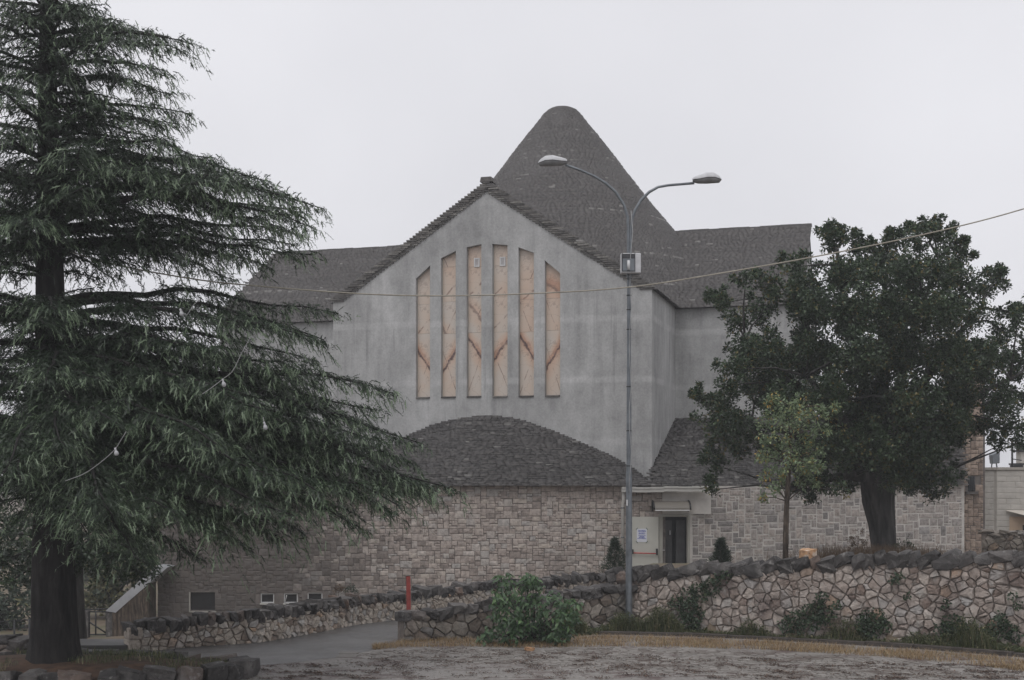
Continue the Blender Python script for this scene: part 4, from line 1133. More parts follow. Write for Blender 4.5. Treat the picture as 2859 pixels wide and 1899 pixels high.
def rubble_wall(name, label, pts, top, seed, a, mat, cop_h, cop_len, thick=.45, tilt=0.0, base=None, far=False, end_quoins=False, cop_mat='coping', fit=(1.12, 1.35), slack=.18):
    """dry-stone wall along pts; top(s) is the height of the coping above z=0"""
    rnd = random.Random(seed); pa = Path(pts)
    q0, ax0, o0 = pa.at(pa.L / 2)
    w = empty(name, (q0.x, q0.y, 0), label, 'wall')
    base = base or (lambda s: -.12)
    # core
    c = MB(); n = max(4, int(pa.L / .5))
    for i in range(n):
        s0, s1 = pa.L * i / n, pa.L * (i + 1) / n
        p0, A0_, n0 = pa.at(s0); p1, A1_, n1 = pa.at(s1)
        t0, t1 = top(s0) - cop_h * .6, top(s1) - cop_h * .6
        c.hexa([p0 - n0 * .028 + Vector((0, 0, -.4)), p1 - n1 * .028 + Vector((0, 0, -.4)), p1 - n1 * thick + Vector((0, 0, -.4)), p0 - n0 * thick + Vector((0, 0, -.4)),
                p0 - n0 * .028 + Vector((0, 0, t0)), p1 - n1 * .028 + Vector((0, 0, t1)), p1 - n1 * thick + Vector((0, 0, t1)), p0 - n0 * thick + Vector((0, 0, t0))])
    c.build('core', MT['wall_core'], w)
    # facing stones: jittered cells
    H = max(top(pa.L * k / 40) for k in range(41))
    sites = []
    nz = int(math.ceil((H + .2) / (a * .86))) + 1
    z = base(0)
    row = 0
    while z < H:
        s = -a + (row % 2) * a * .5
        while s < pa.L + a:
            sites.append((s + rnd.uniform(-.2, .2) * a, z + rnd.uniform(-.40, .40) * a, rnd.uniform(0, .5) ** 2 * a * a))
            st_ = rnd.choice((.55, .8, 1.0, 1.25, 1.7))
            if rnd.random() < .22: sites.append((s + a * .1, z + a * rnd.choice((-.48, .48)), 0.0))
            s += a * st_ * rnd.uniform(.85, 1.15)
        z += a * rnd.uniform(.70, .95); row += 1
    for i, (sx, sz, sw) in enumerate(sites):
        if sx < -.1 or sx > pa.L + .1: continue
        tp = top(min(max(sx, 0), pa.L)) - cop_h * .72
        if sz > tp + a * .3 or sz < base(sx) - .3: continue
        R = a * 1.6
        poly = [(sx - R, sz - R), (sx + R, sz - R), (sx + R, sz + R), (sx - R, sz + R)]
        for j, (tx, tz, tw) in enumerate(sites):
            if j == i or abs(tx - sx) > 2.2 * a or abs(tz - sz) > 2.2 * a: continue
            k_ = .5 + (sw - tw) / (2 * max(1e-6, (tx - sx) ** 2 + (tz - sz) ** 2))
            poly = clip_half(poly, lerp(sx, tx, k_), lerp(sz, tz, k_), tx - sx, tz - sz)
            if len(poly) < 3: break
        if len(poly) < 3: continue
        poly = clip_half(poly, 0, tp, 0, 1); poly = clip_half(poly, 0, 0, -1, 0) if len(poly) > 2 else poly
        poly = clip_half(poly, pa.L, 0, 1, 0) if len(poly) > 2 else poly
        if len(poly) < 3: continue
        gx = sum(p[0] for p in poly) / len(poly); gz = sum(p[1] for p in poly) / len(poly)
        # drop sliver edges
        pl = []
        for p in poly:
            if not pl or math.hypot(p[0] - pl[-1][0], p[1] - pl[-1][1]) > a * .10: pl.append(p)
        poly = pl
        if len(poly) < 3: continue
        area = 0.5 * abs(sum(poly[k][0] * poly[(k+1) % len(poly)][1] - poly[(k+1) % len(poly)][0] * poly[k][1] for k in range(len(poly))))
        if area < (a * .3) ** 2: continue
        shr = 1 - min(.075, .0055 / max(.05, math.sqrt(area)) * 1.4)
        rough = []
        for k in range(len(poly)):
            p, r = poly[k], poly[(k + 1) % len(poly)]
            rough.append(p); e = math.hypot(r[0] - p[0], r[1] - p[1])
            if e > a * .3:
                t_ = rnd.uniform(.35, .65); of = rnd.uniform(-.055, .02) * e
                ex, ez = (r[0] - p[0]) / e, (r[1] - p[1]) / e
                rough.append((lerp(p[0], r[0], t_) - ez * -of, lerp(p[1], r[1], t_) + ex * -of))
        poly = rough
        q, axs, nn = pa.at(gx); q = q + Vector((0, 0, gz))
        dome = rnd.uniform(.004, .05); tx_, tz_ = rnd.uniform(-.18, .18), rnd.uniform(-.15, .15)
        v, f = [], []
        N = len(poly)
        for ring, (sc_, dp) in enumerate(((shr * .97, -.22), (shr, -.02), (shr * rnd.uniform(.80, .91), dome))):
            for p in poly:
                lx, lz = (p[0] - gx) * sc_, (p[1] - gz) * sc_
                jj = a * .028
                off = dp + (lx * tx_ + lz * tz_ if ring else 0) + (rnd.uniform(-.016, .016) if ring else 0)
                v.append(tuple(axs * (lx + rnd.uniform(-jj, jj)) + Vector((0, 0, lz + rnd.uniform(-jj, jj))) + nn * off))
        v.append(tuple(nn * (dome + rnd.uniform(0, .02))))
        for r in range(2):
            for k in range(N):
                f.append((r * N + k, r * N + (k + 1) % N, (r + 1) * N + (k + 1) % N, (r + 1) * N + k))
        for k in range(N): f.append((2 * N + k, 2 * N + (k + 1) % N, 3 * N))
        me = bpy.data.meshes.new('stone'); me.from_pydata(v, [], f); me.update()
        link('stone', me, mat, w, q)
    # coping
    s = -.05
    while s < pa.L:
        l = rnd.uniform(*cop_len); sm = min(pa.L, s + l / 2)
        q, axs, nn = pa.at(sm); t = top(sm)
        me = ROCK[cop_mat][rnd.randrange(18)]
        hh = cop_h * rnd.uniform(.95, 1.35)
        ang = math.atan2(axs.y, axs.x)
        link('coping_stone', me, None, w, q + Vector((0, 0, t - cop_h * .48 + rnd.uniform(-.05, .045))) - nn * (thick * .42), (rnd.uniform(-.15, .15), tilt + rnd.uniform(-slack, slack), ang + rnd.uniform(-.2, .2)), (l * rnd.uniform(*fit), thick * rnd.uniform(1.15, 1.4), hh))
        s += l
    if end_quoins:
        q, axs, nn = pa.at(0)
        for k, (z0_, z1_) in enumerate(((.0, .24), (.25, .50))):
            b = MB(); e = .17 + .06 * k
            b.hexa([q + axs * (-.05) + nn * .08 + Vector((0, 0, z0_)), q + axs * e + nn * .08 + Vector((0, 0, z0_)), q + axs * e - nn * .4 + Vector((0, 0, z0_)), q - axs * .05 - nn * .4 + Vector((0, 0, z0_)),
                    q + axs * (-.05) + nn * .08 + Vector((0, 0, z1_)), q + axs * e + nn * .08 + Vector((0, 0, z1_)), q + axs * e - nn * .4 + Vector((0, 0, z1_)), q - axs * .05 - nn * .4 + Vector((0, 0, z1_))])
            b.build('quoin', MT['rubble_pale'], w, bevel=.02)
    return w, pa

def top_from_px(pts, px):
    """coping height along a path from photo rows: px = [(x, y)]"""
    pa = Path(pts); tab = []
    n = 80
    for i in range(n + 1):
        q, _, _ = pa.at(pa.L * i / n); x = CX + q.x / q.y * FPX
        y = interp(px, x); tab.append((pa.L * i / n, EYE + (HY - y) / FPX * q.y))
    return lambda s: interp(tab, s)

back_pts = BACK[3:]
back_top = top_from_px(back_pts, [(365, 1740), (440, 1735), (600, 1717), (780, 1697), (950, 1673), (1120, 1655), (1400, 1624), (1560, 1612), (1720, 1599), (1800, 1596)])
rubble_wall('rubble_wall', 'low pale rubble wall with dark coping along the far side of the road', back_pts, back_top, 31, .165, MT['rubble_pale'], .22, (.13, .25), end_quoins=True, fit=(.96, 1.08), slack=.10)
front_top = top_from_px(FRONT, [(1128, 1706), (1250, 1700), (1385, 1680), (1570, 1655), (1730, 1636), (1790, 1630)])
rubble_wall('rubble_wall', 'short dark mossy rubble wall behind the leafy green bush', FRONT, front_top, 32, .25, MT['rubble_dark'], .20, (.20, .38), tilt=-.06, fit=(1.0, 1.15))
right_top = top_from_px(RIGHT, [(1690, 1598), (1760, 1588), (1850, 1584), (2000, 1578), (2150, 1570), (2300, 1558), (2450, 1550), (2600, 1546), (2859, 1540), (3300, 1530)])
rubble_wall('rubble_wall', 'tall rubble retaining wall with jagged dark coping right of the street lamp', RIGHT, right_top, 33, .22, MT['rubble'], .27, (.18, .42), tilt=-.36)
# field wall in front of the house
fw = [(P(2742, 0, 44).x, 44.0), (P(3050, 0, 43).x, 43.0)]
rubble_wall('rubble_wall', 'dark dry-stone field wall in front of the pale house', fw, lambda s: EYE + (HY - 1484) / FPX * 43.8, 34, .26, MT['rubble_dark'], .12, (.2, .4), base=lambda s: .3, cop_mat='rubble_dark')
# stub of wall at the left edge
lw = [(P(-160, 0, 26.2).x, 26.2), (P(38, 0, 25.9).x, 25.9)]
rubble_wall('rubble_wall', 'stub of rubble wall at the left edge behind the cedar trunk', lw, lambda s: .36, 35, .24, MT['rubble'], .18, (.3, .5))

# low kerb in front of the retaining wall
def kerb():
    pts = [gp(1660, 1772), gp(1900, 1776), gp(2200, 1790), gp(2500, 1808), gp(2700, 1823), gp(2950, 1843)]
    pa = Path(pts); k = empty('kerb', (pa.at(pa.L / 2)[0].x, pa.at(pa.L / 2)[0].y, 0), 'low dark concrete kerb below the tall retaining wall', 'kerb')
    s = 0; rnd = random.Random(4)
    while s < pa.L:
        e = min(s + 1.0, pa.L); p, a, n = pa.at(s + .004); q, a2, n2 = pa.at(e - .004)
        h = .085 + rnd.uniform(-.02, .012); b = MB(); d = Vector((0, 0, -.05)); u = Vector((0, 0, h))
        b.hexa([p + d, q + d, q - n2 * .14 + d, p - n * .14 + d, p + u, q + u, q - n2 * .14 + u, p - n * .14 + u]); b.build('kerb_stone', MT['kerb'], k, bevel=.01)
        s = e
kerb()

# worn paving with leaf mould in the joints, in front of the grass strip
def paving():
    rnd = random.Random(17)
    far = [(1000, 1822), (1150, 1811), (1300, 1808), (1450, 1812), (1700, 1808), (1900, 1812), (2200, 1822), (2500, 1842), (2700, 1860), (2900, 1884)]
    near = [(1000, 1836), (1150, 1846), (1400, 1856), (1700, 1872), (2000, 1890), (2300, 1915), (2900, 1950)]
    a = .19; sites = []
    Y = 21.0
    while Y < 29.5:
        X = -4.0
        while X < 11.5:
            x, y = X + rnd.uniform(-.4, .4) * a, Y + rnd.uniform(-.38, .38) * a
            px = CX + x / y * FPX; py = HY + EYE / y * FPX
            if 985 < px < 2880 and interp(far, px) - 6 < py < interp(near, px) + 6: sites.append((x, y, interp(far, px) < py < interp(near, px)))
            X += a * rnd.uniform(.8, 1.5)
        Y += a * .92
    grid = {}
    for i, q in enumerate(sites): grid.setdefault((int(q[0] / .5), int(q[1] / .5)), []).append(i)
    G_ = bpy.data.objects['ground']; cells = []
    for i, (x, y, ok) in enumerate(sites):
        if not ok: continue
        poly = [(x - .4, y - .4), (x + .4, y - .4), (x + .4, y + .4), (x - .4, y + .4)]
        for gx in (-1, 0, 1):
            for gy in (-1, 0, 1):
                for j in grid.get((int(x / .5) + gx, int(y / .5) + gy), ()):
                    if j != i and len(poly) > 2:
                        tx_, ty_ = sites[j][0], sites[j][1]; poly = clip_half(poly, (x + tx_) / 2, (y + ty_) / 2, tx_ - x, ty_ - y)
        if len(poly) < 3: continue
        nz = mnoise.noise(Vector((x * .9, y * 1.6, 7)))
        if nz > .38 and rnd.random() < .6: continue
        cells.append((x, y, poly, .93 - .20 * max(0, nz + .25) - rnd.uniform(0, .10)))
    cells.sort(key=lambda c: c[1])
    V, F, T = [], [], []
    for k, (x, y, poly, sh) in enumerate(cells):
        gx = sum(p[0] for p in poly) / len(poly); gy = sum(p[1] for p in poly) / len(poly)
        z = .012 * mnoise.noise(Vector((gx * .8, gy * .8, 3))); h = rnd.uniform(.006, .016); n = len(poly)
        v = [((p[0] - gx) * sh, (p[1] - gy) * sh, -.02) for p in poly] + [((p[0] - gx) * sh * .95, (p[1] - gy) * sh * .95, h + rnd.uniform(-.003, .003)) for p in poly]
        f = [(i, (i + 1) % n, n + (i + 1) % n, n + i) for i in range(n)] + [tuple(range(n, 2 * n))]
        if k < 300:
            me = bpy.data.meshes.new('paving_stone'); me.from_pydata(v, [], f); me.update(); link('paving_stone', me, MT['paver'], G_, (gx, gy, z))
        else:
            b = len(V); V += [(p[0] + gx, p[1] + gy, p[2] + z) for p in v]; F += [tuple(b + q for q in ff) for ff in f]; T += [rnd.random()] * len(v)
    me = bpy.data.meshes.new('far_paving'); me.from_pydata(V, [], F); me.update(); at_ = me.attributes.new('tint', 'FLOAT', 'POINT'); at_.data.foreach_set('value', T)
    o = link('far_paving', me, MT['paver_a'], G_); o['kind'] = 'stuff'
paving()

# ------------------------------------------------------------------ foliage helpers
def rand_unit(n):
    v = RNG.normal(size=(n, 3)); return v / np.linalg.norm(v, axis=1, keepdims=True)
def nrm(v): return v / np.maximum(np.linalg.norm(v, axis=-1, keepdims=True), 1e-9)

def leaves(Pb, D, N, L, Wd, tint):
    """folded leaves: base Pb, direction D, up-normal N, length L, width Wd"""
    D = nrm(D); S = nrm(np.cross(D, N)); N = np.cross(S, D)
    L = L[:, None]; Wd = Wd[:, None]
    mid = Pb + D * L * .45
    v = np.stack([Pb, mid + S * Wd * .5 + N * Wd * .18, Pb + D * L - N * L * .12, mid - S * Wd * .5 + N * Wd * .18], 1)
    n = len(Pb); b = (np.arange(n) * 4)[:, None]
    F = np.concatenate([b + np.array([[0, 1, 2]]), b + np.array([[0, 2, 3]])], 0)
    return v.reshape(-1, 3), F, np.repeat(tint, 4)

def sprays(Pb, D, L, W, tint):
    """conifer sprays: a drooping tapered axis with side tufts"""
    n = len(Pb); D = nrm(D)
    R = rand_unit(n); S = nrm(np.cross(D, R)); 
    L = L[:, None]; W = W[:, None]; down = np.array([[0, 0, -1.0]])
    def at(t): return Pb + D * L * t + down * L * (.30 * t * t)
    vs_ = []
    for t, w in ((0, .5), (.38, .75), (.75, .5)):
        c = at(t); vs_ += [c - S * W * w, c + S * W * w]
    vs_.append(at(1.0))
    F = [(0, 1, 3), (0, 3, 2), (2, 3, 5), (2, 5, 4), (4, 5, 6)]
    Q = np.cross(D, S)
    for k, t in enumerate((.10, .34, .58, .80)):
        sg = 1 if k % 2 else -1
        a = at(t); b_ = at(t + .09)
        side = (S if k % 3 else Q) * sg
        tip = at(t + .22) + side * W * (4.4 - 2.4 * t)
        i = len(vs_); vs_ += [a, b_, tip]; F.append((i, i + 1, i + 2))
    V = np.stack(vs_, 1); m = V.shape[1]
    b = (np.arange(n) * m)[:, None]
    FF = np.concatenate([b + np.array([f]) for f in F], 0)
    return V.reshape(-1, 3), FF, np.repeat(tint, m)

def tree_obj(name, loc, label, wood, bark_m, crown, leaf_m, group=None, cat='tree', stem='trunk', crown_name='crown'):
    t = empty(name, loc, label, cat, group)
    if wood is not None: wood.build(stem, bark_m, t)
    V, F, T = crown
    link(crown_name, mesh_np(crown_name, V, F, T), leaf_m, t)
    return t

def merge(parts):
    V, F, T, b = [], [], [], 0
    for v, f, t in parts:
        V.append(v); F.append(f + b); T.append(t); b += len(v)
    return np.concatenate(V), np.concatenate(F), np.concatenate(T)

# ------------------------------------------------------------------ the cedar
def cedar():
    rnd = random.Random(77); d0 = 23.2
    base = P(150, 1838, d0); base.z = .25
    tx = lambda z: base.x + (z - .3) * -.010
    wood = MB()
    zs = [.1, .3, .6, 1.0, 1.6, 2.4, 3.4, 4.6, 6, 7.5, 9, 10.5, 12, 13.5, 14.8]
    rr = [.56, .47, .42, .395, .375, .35, .31, .29, .26, .23, .195, .16, .12, .07, .02]
    def wob(i, th):
        r = 1 + .06 * math.sin(5 * th + i * .3) + .05 * mnoise.noise(Vector((math.cos(th) * 3, math.sin(th) * 3, zs[i] * .8)))
        if zs[i] < .8: r += .10 * max(0, math.sin(4 * th + 1)) * (0.8 - zs[i])
        return r + (.03 if int(th * 7) % 2 else 0)
    wood.tube([(tx(z), d0, z) for z in zs], rr, 28, wob=wob)
    B = []   # start z, tip vector
    def zy(y): return EYE + (HY - y) / FPX * d0
    E = [(40, 285, 15, 23.4), (110, 400, 90, 24.3), (150, 535, 118, 22.9), (190, 470, 200, 22.0), (250, 430, 250, 24.6),
         (300, 530, 318, 23.2), (360, 470, 395, 24.6), (420, 600, 440, 22.3), (470, 760, 505, 22.6), (510, 900, 585, 23.4), (560, 880, 640, 22.2), (640, 850, 660, 24.6),
         (690, 870, 715, 23.0), (715, 760, 745, 24.8), (720, 600, 700, 23.8),
         (850, 935, 880, 23.6), (870, 900, 960, 22.6), (900, 880, 1010, 24.8), (960, 905, 1085, 23.4), (1000, 925, 1120, 24.6),
         (1040, 1095, 1105, 22.2), (1060, 1060, 1150, 24.0), (1100, 1190, 1225, 23.0), (1140, 1130, 1290, 24.6), (1190, 1240, 1352, 22.4), (1240, 1200, 1390, 24.2), (1260, 1120, 1420, 21.6),
         (1000, 740, 1140, 20.4), (1060, 700, 1120, 20.8), (1130, 620, 1230, 19.6), (1180, 760, 1330, 20.2), (1230, 900, 1380, 20.6), (1280, 820, 1440, 20.0), (1300, 640, 1500, 20.6), (1320, 500, 1440, 19.4), (1340, 380, 1560, 20.0), (1330, 230, 1480, 19.4), (1100, 320, 1180, 19.6), (1150, 180, 1240, 19.2), (1250, 60, 1340, 19.6), (1000, 120, 1060, 19.8),
         (1100, 1150, 1300, 23.6), (1180, 1180, 1380, 23.2), (1210, 1090, 1425, 22.8), (1150, 1050, 1230, 22.0), (1080, 1000, 1180, 23.0), (1250, 1000, 1470, 22.0), (900, 880, 930, 22.0), (980, 860, 1050, 21.8), (1200, 1215, 1372, 23.4), (240, 480, 262, 23.4), (330, 500, 352, 22.4), (450, 700, 490, 23.6), (490, 820, 545, 21.8), (540, 860, 600, 24.2), (600, 800, 640, 22.6), (660, 820, 690, 23.8), (100, 470, 105, 23.6), (130, 500, 140, 22.2), (60, 330, 60, 22.6), (500, 640, 520, 22.8),
         (1330, 780, 1500, 23.2), (1350, 700, 1530, 24.6), (1370, 560, 1560, 22.4), (1300, 1000, 1440, 23.6)]
    for (y0, x, y, dt) in E:
        B.append((zy(y0), P(x, y, dt), 1.0))
    env = [(2.0, 6.2), (3.1, 6.6), (5.1, 5.6), (6.4, 4.9), (8.3, 4.5), (9.3, 3.3), (10, 2.7), (11.5, 2.3), (12.2, 1.6), (14.5, .4)]
    levels = [40, 130, 200, 300, 380, 470, 540, 620, 690, 880, 930, 990, 1060, 1120, 1180, 1240, 1300, 1350, -90, -200, -300]
    for lv in levels:
        z0 = zy(lv); n = 8 if z0 < 9 else 6
        for k in range(n):
            az = 2 * math.pi * (k + rnd.random() * .8) / n
            if -0.45 < ((az + math.pi) % (2 * math.pi)) - math.pi < 0.45 and z0 > 5.5: continue
            if math.sin(az) < -.25 and z0 < 6.5 and rnd.random() < .6: continue
            L = interp(env, z0) * rnd.uniform(.55, .95)
            dz = L * lerp(-.16, .10, sst(3, 11, z0)) + rnd.uniform(-.2, .2)
            B.append((z0 + rnd.uniform(-.15, .15), Vector((tx(z0) + L * math.cos(az), d0 + L * math.sin(az) * .9, max(1.55, z0 + dz))), .85))
    for k in range(150):                       # short inner shoots that hide the trunk
        z0 = rnd.uniform(3.0, 13.6); az = rnd.uniform(0, 2 * math.pi); L = rnd.uniform(.5, 1.7) * (1 if z0 < 11 else .6)
        B.append((z0, Vector((tx(z0) + L * math.cos(az), d0 + L * math.sin(az), z0 + rnd.uniform(-.25, .35))), .8))
    SP = [[], [], [], [], []]
    for (z0, tip, dens) in B:
        st = Vector((tx(z0), d0, z0)); ch = tip - st; L = ch.length
        if L < .3: continue
        arch_ = rnd.uniform(.04, .10) * L
        cur = Vector((-ch.y, ch.x, 0)).normalized() * rnd.uniform(-.06, .06) * L
        ph = rnd.uniform(0, 99); wig = .035 * L
        pt = lambda s: st + ch * s + Vector((0, 0, arch_ * 4 * s * (1 - s) * (1.15 - .5 * s))) + cur * math.sin(math.pi * s) + Vector((mnoise.noise(Vector((s * 4, ph, 0))), mnoise.noise(Vector((s * 4, ph, 5))), mnoise.noise(Vector((s * 5, ph, 9))))) * (wig * min(1, s * 4))
        n = 9
        r0 = .018 + .012 * L
        wood.tube([pt(i / n) for i in range(n + 1)], [max(.010, r0 * (1 - .92 * i / n)) for i in range(n + 1)], 6)
        s = .10 + rnd.uniform(0, .05)
        sd = 1
        step = .042 / L
        while s < 1.0:
            p = pt(s); t = (pt(min(1, s + .02)) - pt(s - .02)).normalized()
            hor = Vector((-t.y, t.x, 0))
            if hor.length < .01: hor = Vector((1, 0, 0))
            hor.normalize(); sd = -sd
            l = (.17 * L * (1.02 - s) ** .75 + .24) * rnd.uniform(.55, 1.3)
            if s < .25: l *= .55 + s * 1.8
            if rnd.random() < .12: l *= 1.7
            if s < .8 and mnoise.noise(Vector((s * L * 1.3, ph, 3))) < -.36: s += step; continue
            a = math.radians(rnd.uniform(28, 84))
            td = (t * math.cos(a) + hor * (sd * math.sin(a)) + Vector((0, 0, rnd.uniform(-.30, .22)))).normalized()
            m = max(3, int(l / .040 * dens))
            f = (np.arange(m) + RNG.random(m)) / m
            f = np.clip(f, 0, 1)
            td_ = np.array(td)
            pos = np.array(p)[None] + td_[None] * (f * l)[:, None] + np.array([[0, 0, -1.0]]) * ((f * l) ** 2 * rnd.uniform(.10, .62))[:, None]
            pos += RNG.normal(size=pos.shape) * .03
            sidev = np.cross(td_, [0, 0, 1.0])[None] * RNG.choice([-1.0, 1.0], m)[:, None]
            dr = td_[None] * .75 + sidev * RNG.uniform(.2, .8, (m, 1)) + np.array([[0, 0, -1.0]]) * RNG.uniform(-.15, .75, (m, 1)) * (0.5 + 1.1 * f[:, None])
            up = RNG.random(m) < .10
            dr[up] += np.array([0, 0, 1.3])
            SP[0].append(pos); SP[1].append(dr)
            SP[2].append(RNG.uniform(.075, .165, m) * (.8 + .45 * f)); SP[3].append(RNG.uniform(.0085, .0155, m))
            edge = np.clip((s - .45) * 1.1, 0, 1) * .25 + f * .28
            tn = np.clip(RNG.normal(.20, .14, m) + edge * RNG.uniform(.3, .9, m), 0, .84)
            pale = (f > .66) & (RNG.random(m) < .52) & (s > .42); tn[pale] = RNG.uniform(.85, 1.0, pale.sum())  # pale tips: new growth plus sky highlights painted in; inner sprays tinted darker
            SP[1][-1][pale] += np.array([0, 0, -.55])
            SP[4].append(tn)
            s += step * rnd.uniform(.75, 1.25)
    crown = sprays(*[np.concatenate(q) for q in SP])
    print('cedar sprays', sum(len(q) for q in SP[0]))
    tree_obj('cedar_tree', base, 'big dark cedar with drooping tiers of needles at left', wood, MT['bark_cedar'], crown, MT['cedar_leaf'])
cedar()

# ------------------------------------------------------------------ broadleaf trees
def leafy(blobs, per, csize, nleaf, llen, lwid, squash=1.0, tint=(0.45, 0.22), updir=.35, hang=0.0):
    """clusters of leaves spread through lumps; blobs = (centre, radius)"""
    C, R = [], []
    for (c, r) in blobs:
        n = max(9, int(per * r ** 1.9))
        q = rand_unit(n) * (RNG.random((n, 1)) ** .45) * r
        q[:, 2] *= squash
        C.append(np.array(c)[None] + q)
    C = np.concatenate(C); n = len(C)
    rep = np.repeat(np.arange(n), nleaf); m = len(rep)
    off = rand_unit(m); rad = csize * (.25 + .75 * RNG.random(m))
    Pb = C[rep] + off * rad[:, None] * .6
    D = off + np.array([0, 0, updir - hang]) + RNG.normal(size=(m, 3)) * .35
    N = rand_unit(m) * .8 + np.array([0, 0, 1.0])
    ct = RNG.normal(0, .24, n)
    t = np.clip(RNG.normal(tint[0], tint[1], m) + ct[rep], 0, 1)
    return leaves(Pb, D, N, RNG.uniform(.7, 1.25, m) * llen, RNG.uniform(.7, 1.25, m) * lwid, t)

def oak():
    d0 = 36.7; rnd = random.Random(12); k = d0 / FPX
    base = P(2455, 1540, d0); base.z = 1.0
    raw = [(2320,680,42),(2392,695,36),(2480,690,42),(2545,662,30),(2603,648,34),(2660,690,42),(2350,760,62),(2430,775,62),(2530,760,72),(2620,755,70),(2700,790,52),(2760,805,40),(2785,780,28),(2215,745,38),(2150,790,48),(2082,785,30),(2230,830,62),(2012,845,32),(2060,895,52),(2130,875,52),(2300,860,74),(2400,870,84),(2520,870,84),(2630,870,76),(2720,880,56),(2800,925,54),(2842,895,34),(2100,975,62),(2052,1030,52),(2170,1000,74),(2280,980,84),(2400,1000,92),(2520,1000,92),(2640,990,84),(2740,1000,74),(2830,1010,54),(2035,1075,44),(2110,1090,54),(2005,1130,52),(1955,1112,28),(1990,1180,44),(2060,1170,62),(2180,1110,80),(2300,1120,84),(2430,1130,100),(2560,1120,92),(2680,1100,74),(2780,1100,64),(2850,1110,46),(1995,1240,42),(2060,1260,42),(2000,1300,38),(1985,1368,26),(2150,1250,52),(2230,1280,52),(2330,1250,82),(2450,1250,92),(2570,1240,84),(2660,1200,64),(2740,1190,46),(2810,1180,54),(2845,1235,36),(2795,1240,26),(2262,1385,36),(2342,1368,28),(2560,1340,64),(2605,1382,32),(2640,1335,40),(2500,1320,60),(2370,1330,50),(2290,1340,44),(2225,1360,36), (2900,1000,60), (2920,1120,60), (2900,880,50), (2310,655,15),(2322,640,11),(2345,655,13),(2390,668,13),(2425,690,16),(2480,668,14),(2488,655,10),(2540,640,12),(2605,632,12),(2600,655,20),(2655,660,14),(2690,690,16),(2700,720,18),(2785,765,16),(2840,875,14),(2000,835,14),(1945,1105,12)]
    blobs = []
    for (x, y, r) in raw:
        cx = (x - 2430) / 470; cy = (y - 1040) / 420
        inner = max(0, 1 - (cx * cx + cy * cy))
        dd = rnd.uniform(-1, 1) * (1.2 + 2.6 * inner ** .5)
        blobs.append((P(x, y, d0 + dd), r * k * .84))
        if r > 56 and inner > .22:
            blobs.append((P(x + rnd.uniform(-30, 30), y + rnd.uniform(-25, 25), d0 - math.copysign(1.0 + 2.0 * inner, dd)), r * k * .85))
            if inner > .5: blobs.append((P(x + rnd.uniform(-40, 40), y + rnd.uniform(-35, 35), d0 + rnd.uniform(-1, 1)), r * k * .9))
    # ragged sprigs round the outline
    for (x, y, r) in raw:
        for q in range(3):
            a = rnd.uniform(0, 2 * math.pi)
            blobs.append((P(x + math.cos(a) * r * rnd.uniform(1.0, 1.25), y - abs(math.sin(a)) * r * rnd.uniform(1.0, 1.4), d0 + rnd.uniform(-1.2, 1.2)), r * k * rnd.uniform(.2, .34)))
    crown = leafy(blobs, 330, .15, 10, .10, .060, squash=.95, tint=(.48, .22))
    wood = MB()
    f = P(2455, 1350, d0)
    zs = [(0, .46), (.12, .38), (.3, .335), (.55, .355), (.8, .41), (1.0, .47), (1.12, .44)]
    b0, b1 = base, f
    lean = [P(2470, 1545, d0).x, P(2472, 1510, d0).x, P(2470, 1480, d0).x, P(2462, 1440, d0).x, P(2452, 1400, d0).x, P(2448, 1360, d0).x, P(2445, 1335, d0).x]
    pts = [(lx, d0, lerp(base.z - .2, f.z, t)) for lx, (t, r) in zip(lean, zs)]
    def wob(i, th): return 1 + .10 * math.sin(3 * th + i * .7) + .14 * mnoise.noise(Vector((math.cos(th) * 2.2, math.sin(th) * 2.2, i * .6))) + (.05 if int(th * 5) % 2 else 0)
    wood.tube(pts, [r for _, r in zs], 26, wob=wob)
    fork = Vector(pts[-1]) + Vector((0, 0, -.25))
    prim = []
    for (x, y, dd) in ((2080, 960, -1), (2180, 800, 1), (2340, 740, -1), (2480, 720, 1), (2620, 720, -1), (2740, 860, .5), (2820, 1060, -1), (2050, 1180, .5), (2640, 1150, 1.5), (2250, 1050, -2), (2480, 950, 2.5), (2600, 1330, -.5), (2250, 1370, -.8)):
        t = P(x, y, d0 + dd); c = fork.lerp(t, .45) + Vector((0, rnd.uniform(-.4, .4), .35 + .1 * (t - fork).length))
        path = [fork.lerp(c, s).lerp(c.lerp(t, s), s) + Vector((rnd.uniform(-.05, .05), rnd.uniform(-.05, .05), 0)) for s in [i / 9 for i in range(10)]]
        wood.tube(path, [.21 * (1 - .88 * i / 9) + .012 for i in range(10)], 9); prim.append(path)
    for (c, r) in blobs[:130]:
        best = min((q for pth in prim for q in pth[3:]), key=lambda q: (q - c).length + (0 if q.z < c.z + .4 else 2))
        mid = best.lerp(c, .5) + Vector((rnd.uniform(-.15, .15), rnd.uniform(-.15, .15), rnd.uniform(-.05, .2)))
        wood.tube([best, mid, c], [.042, .028, .008], 5)
    tree_obj('oak_tree', base, 'broad dark oak with thick gnarled trunk behind the retaining wall', wood, MT['bark_oak'], crown, MT['oak_leaf'])
oak()

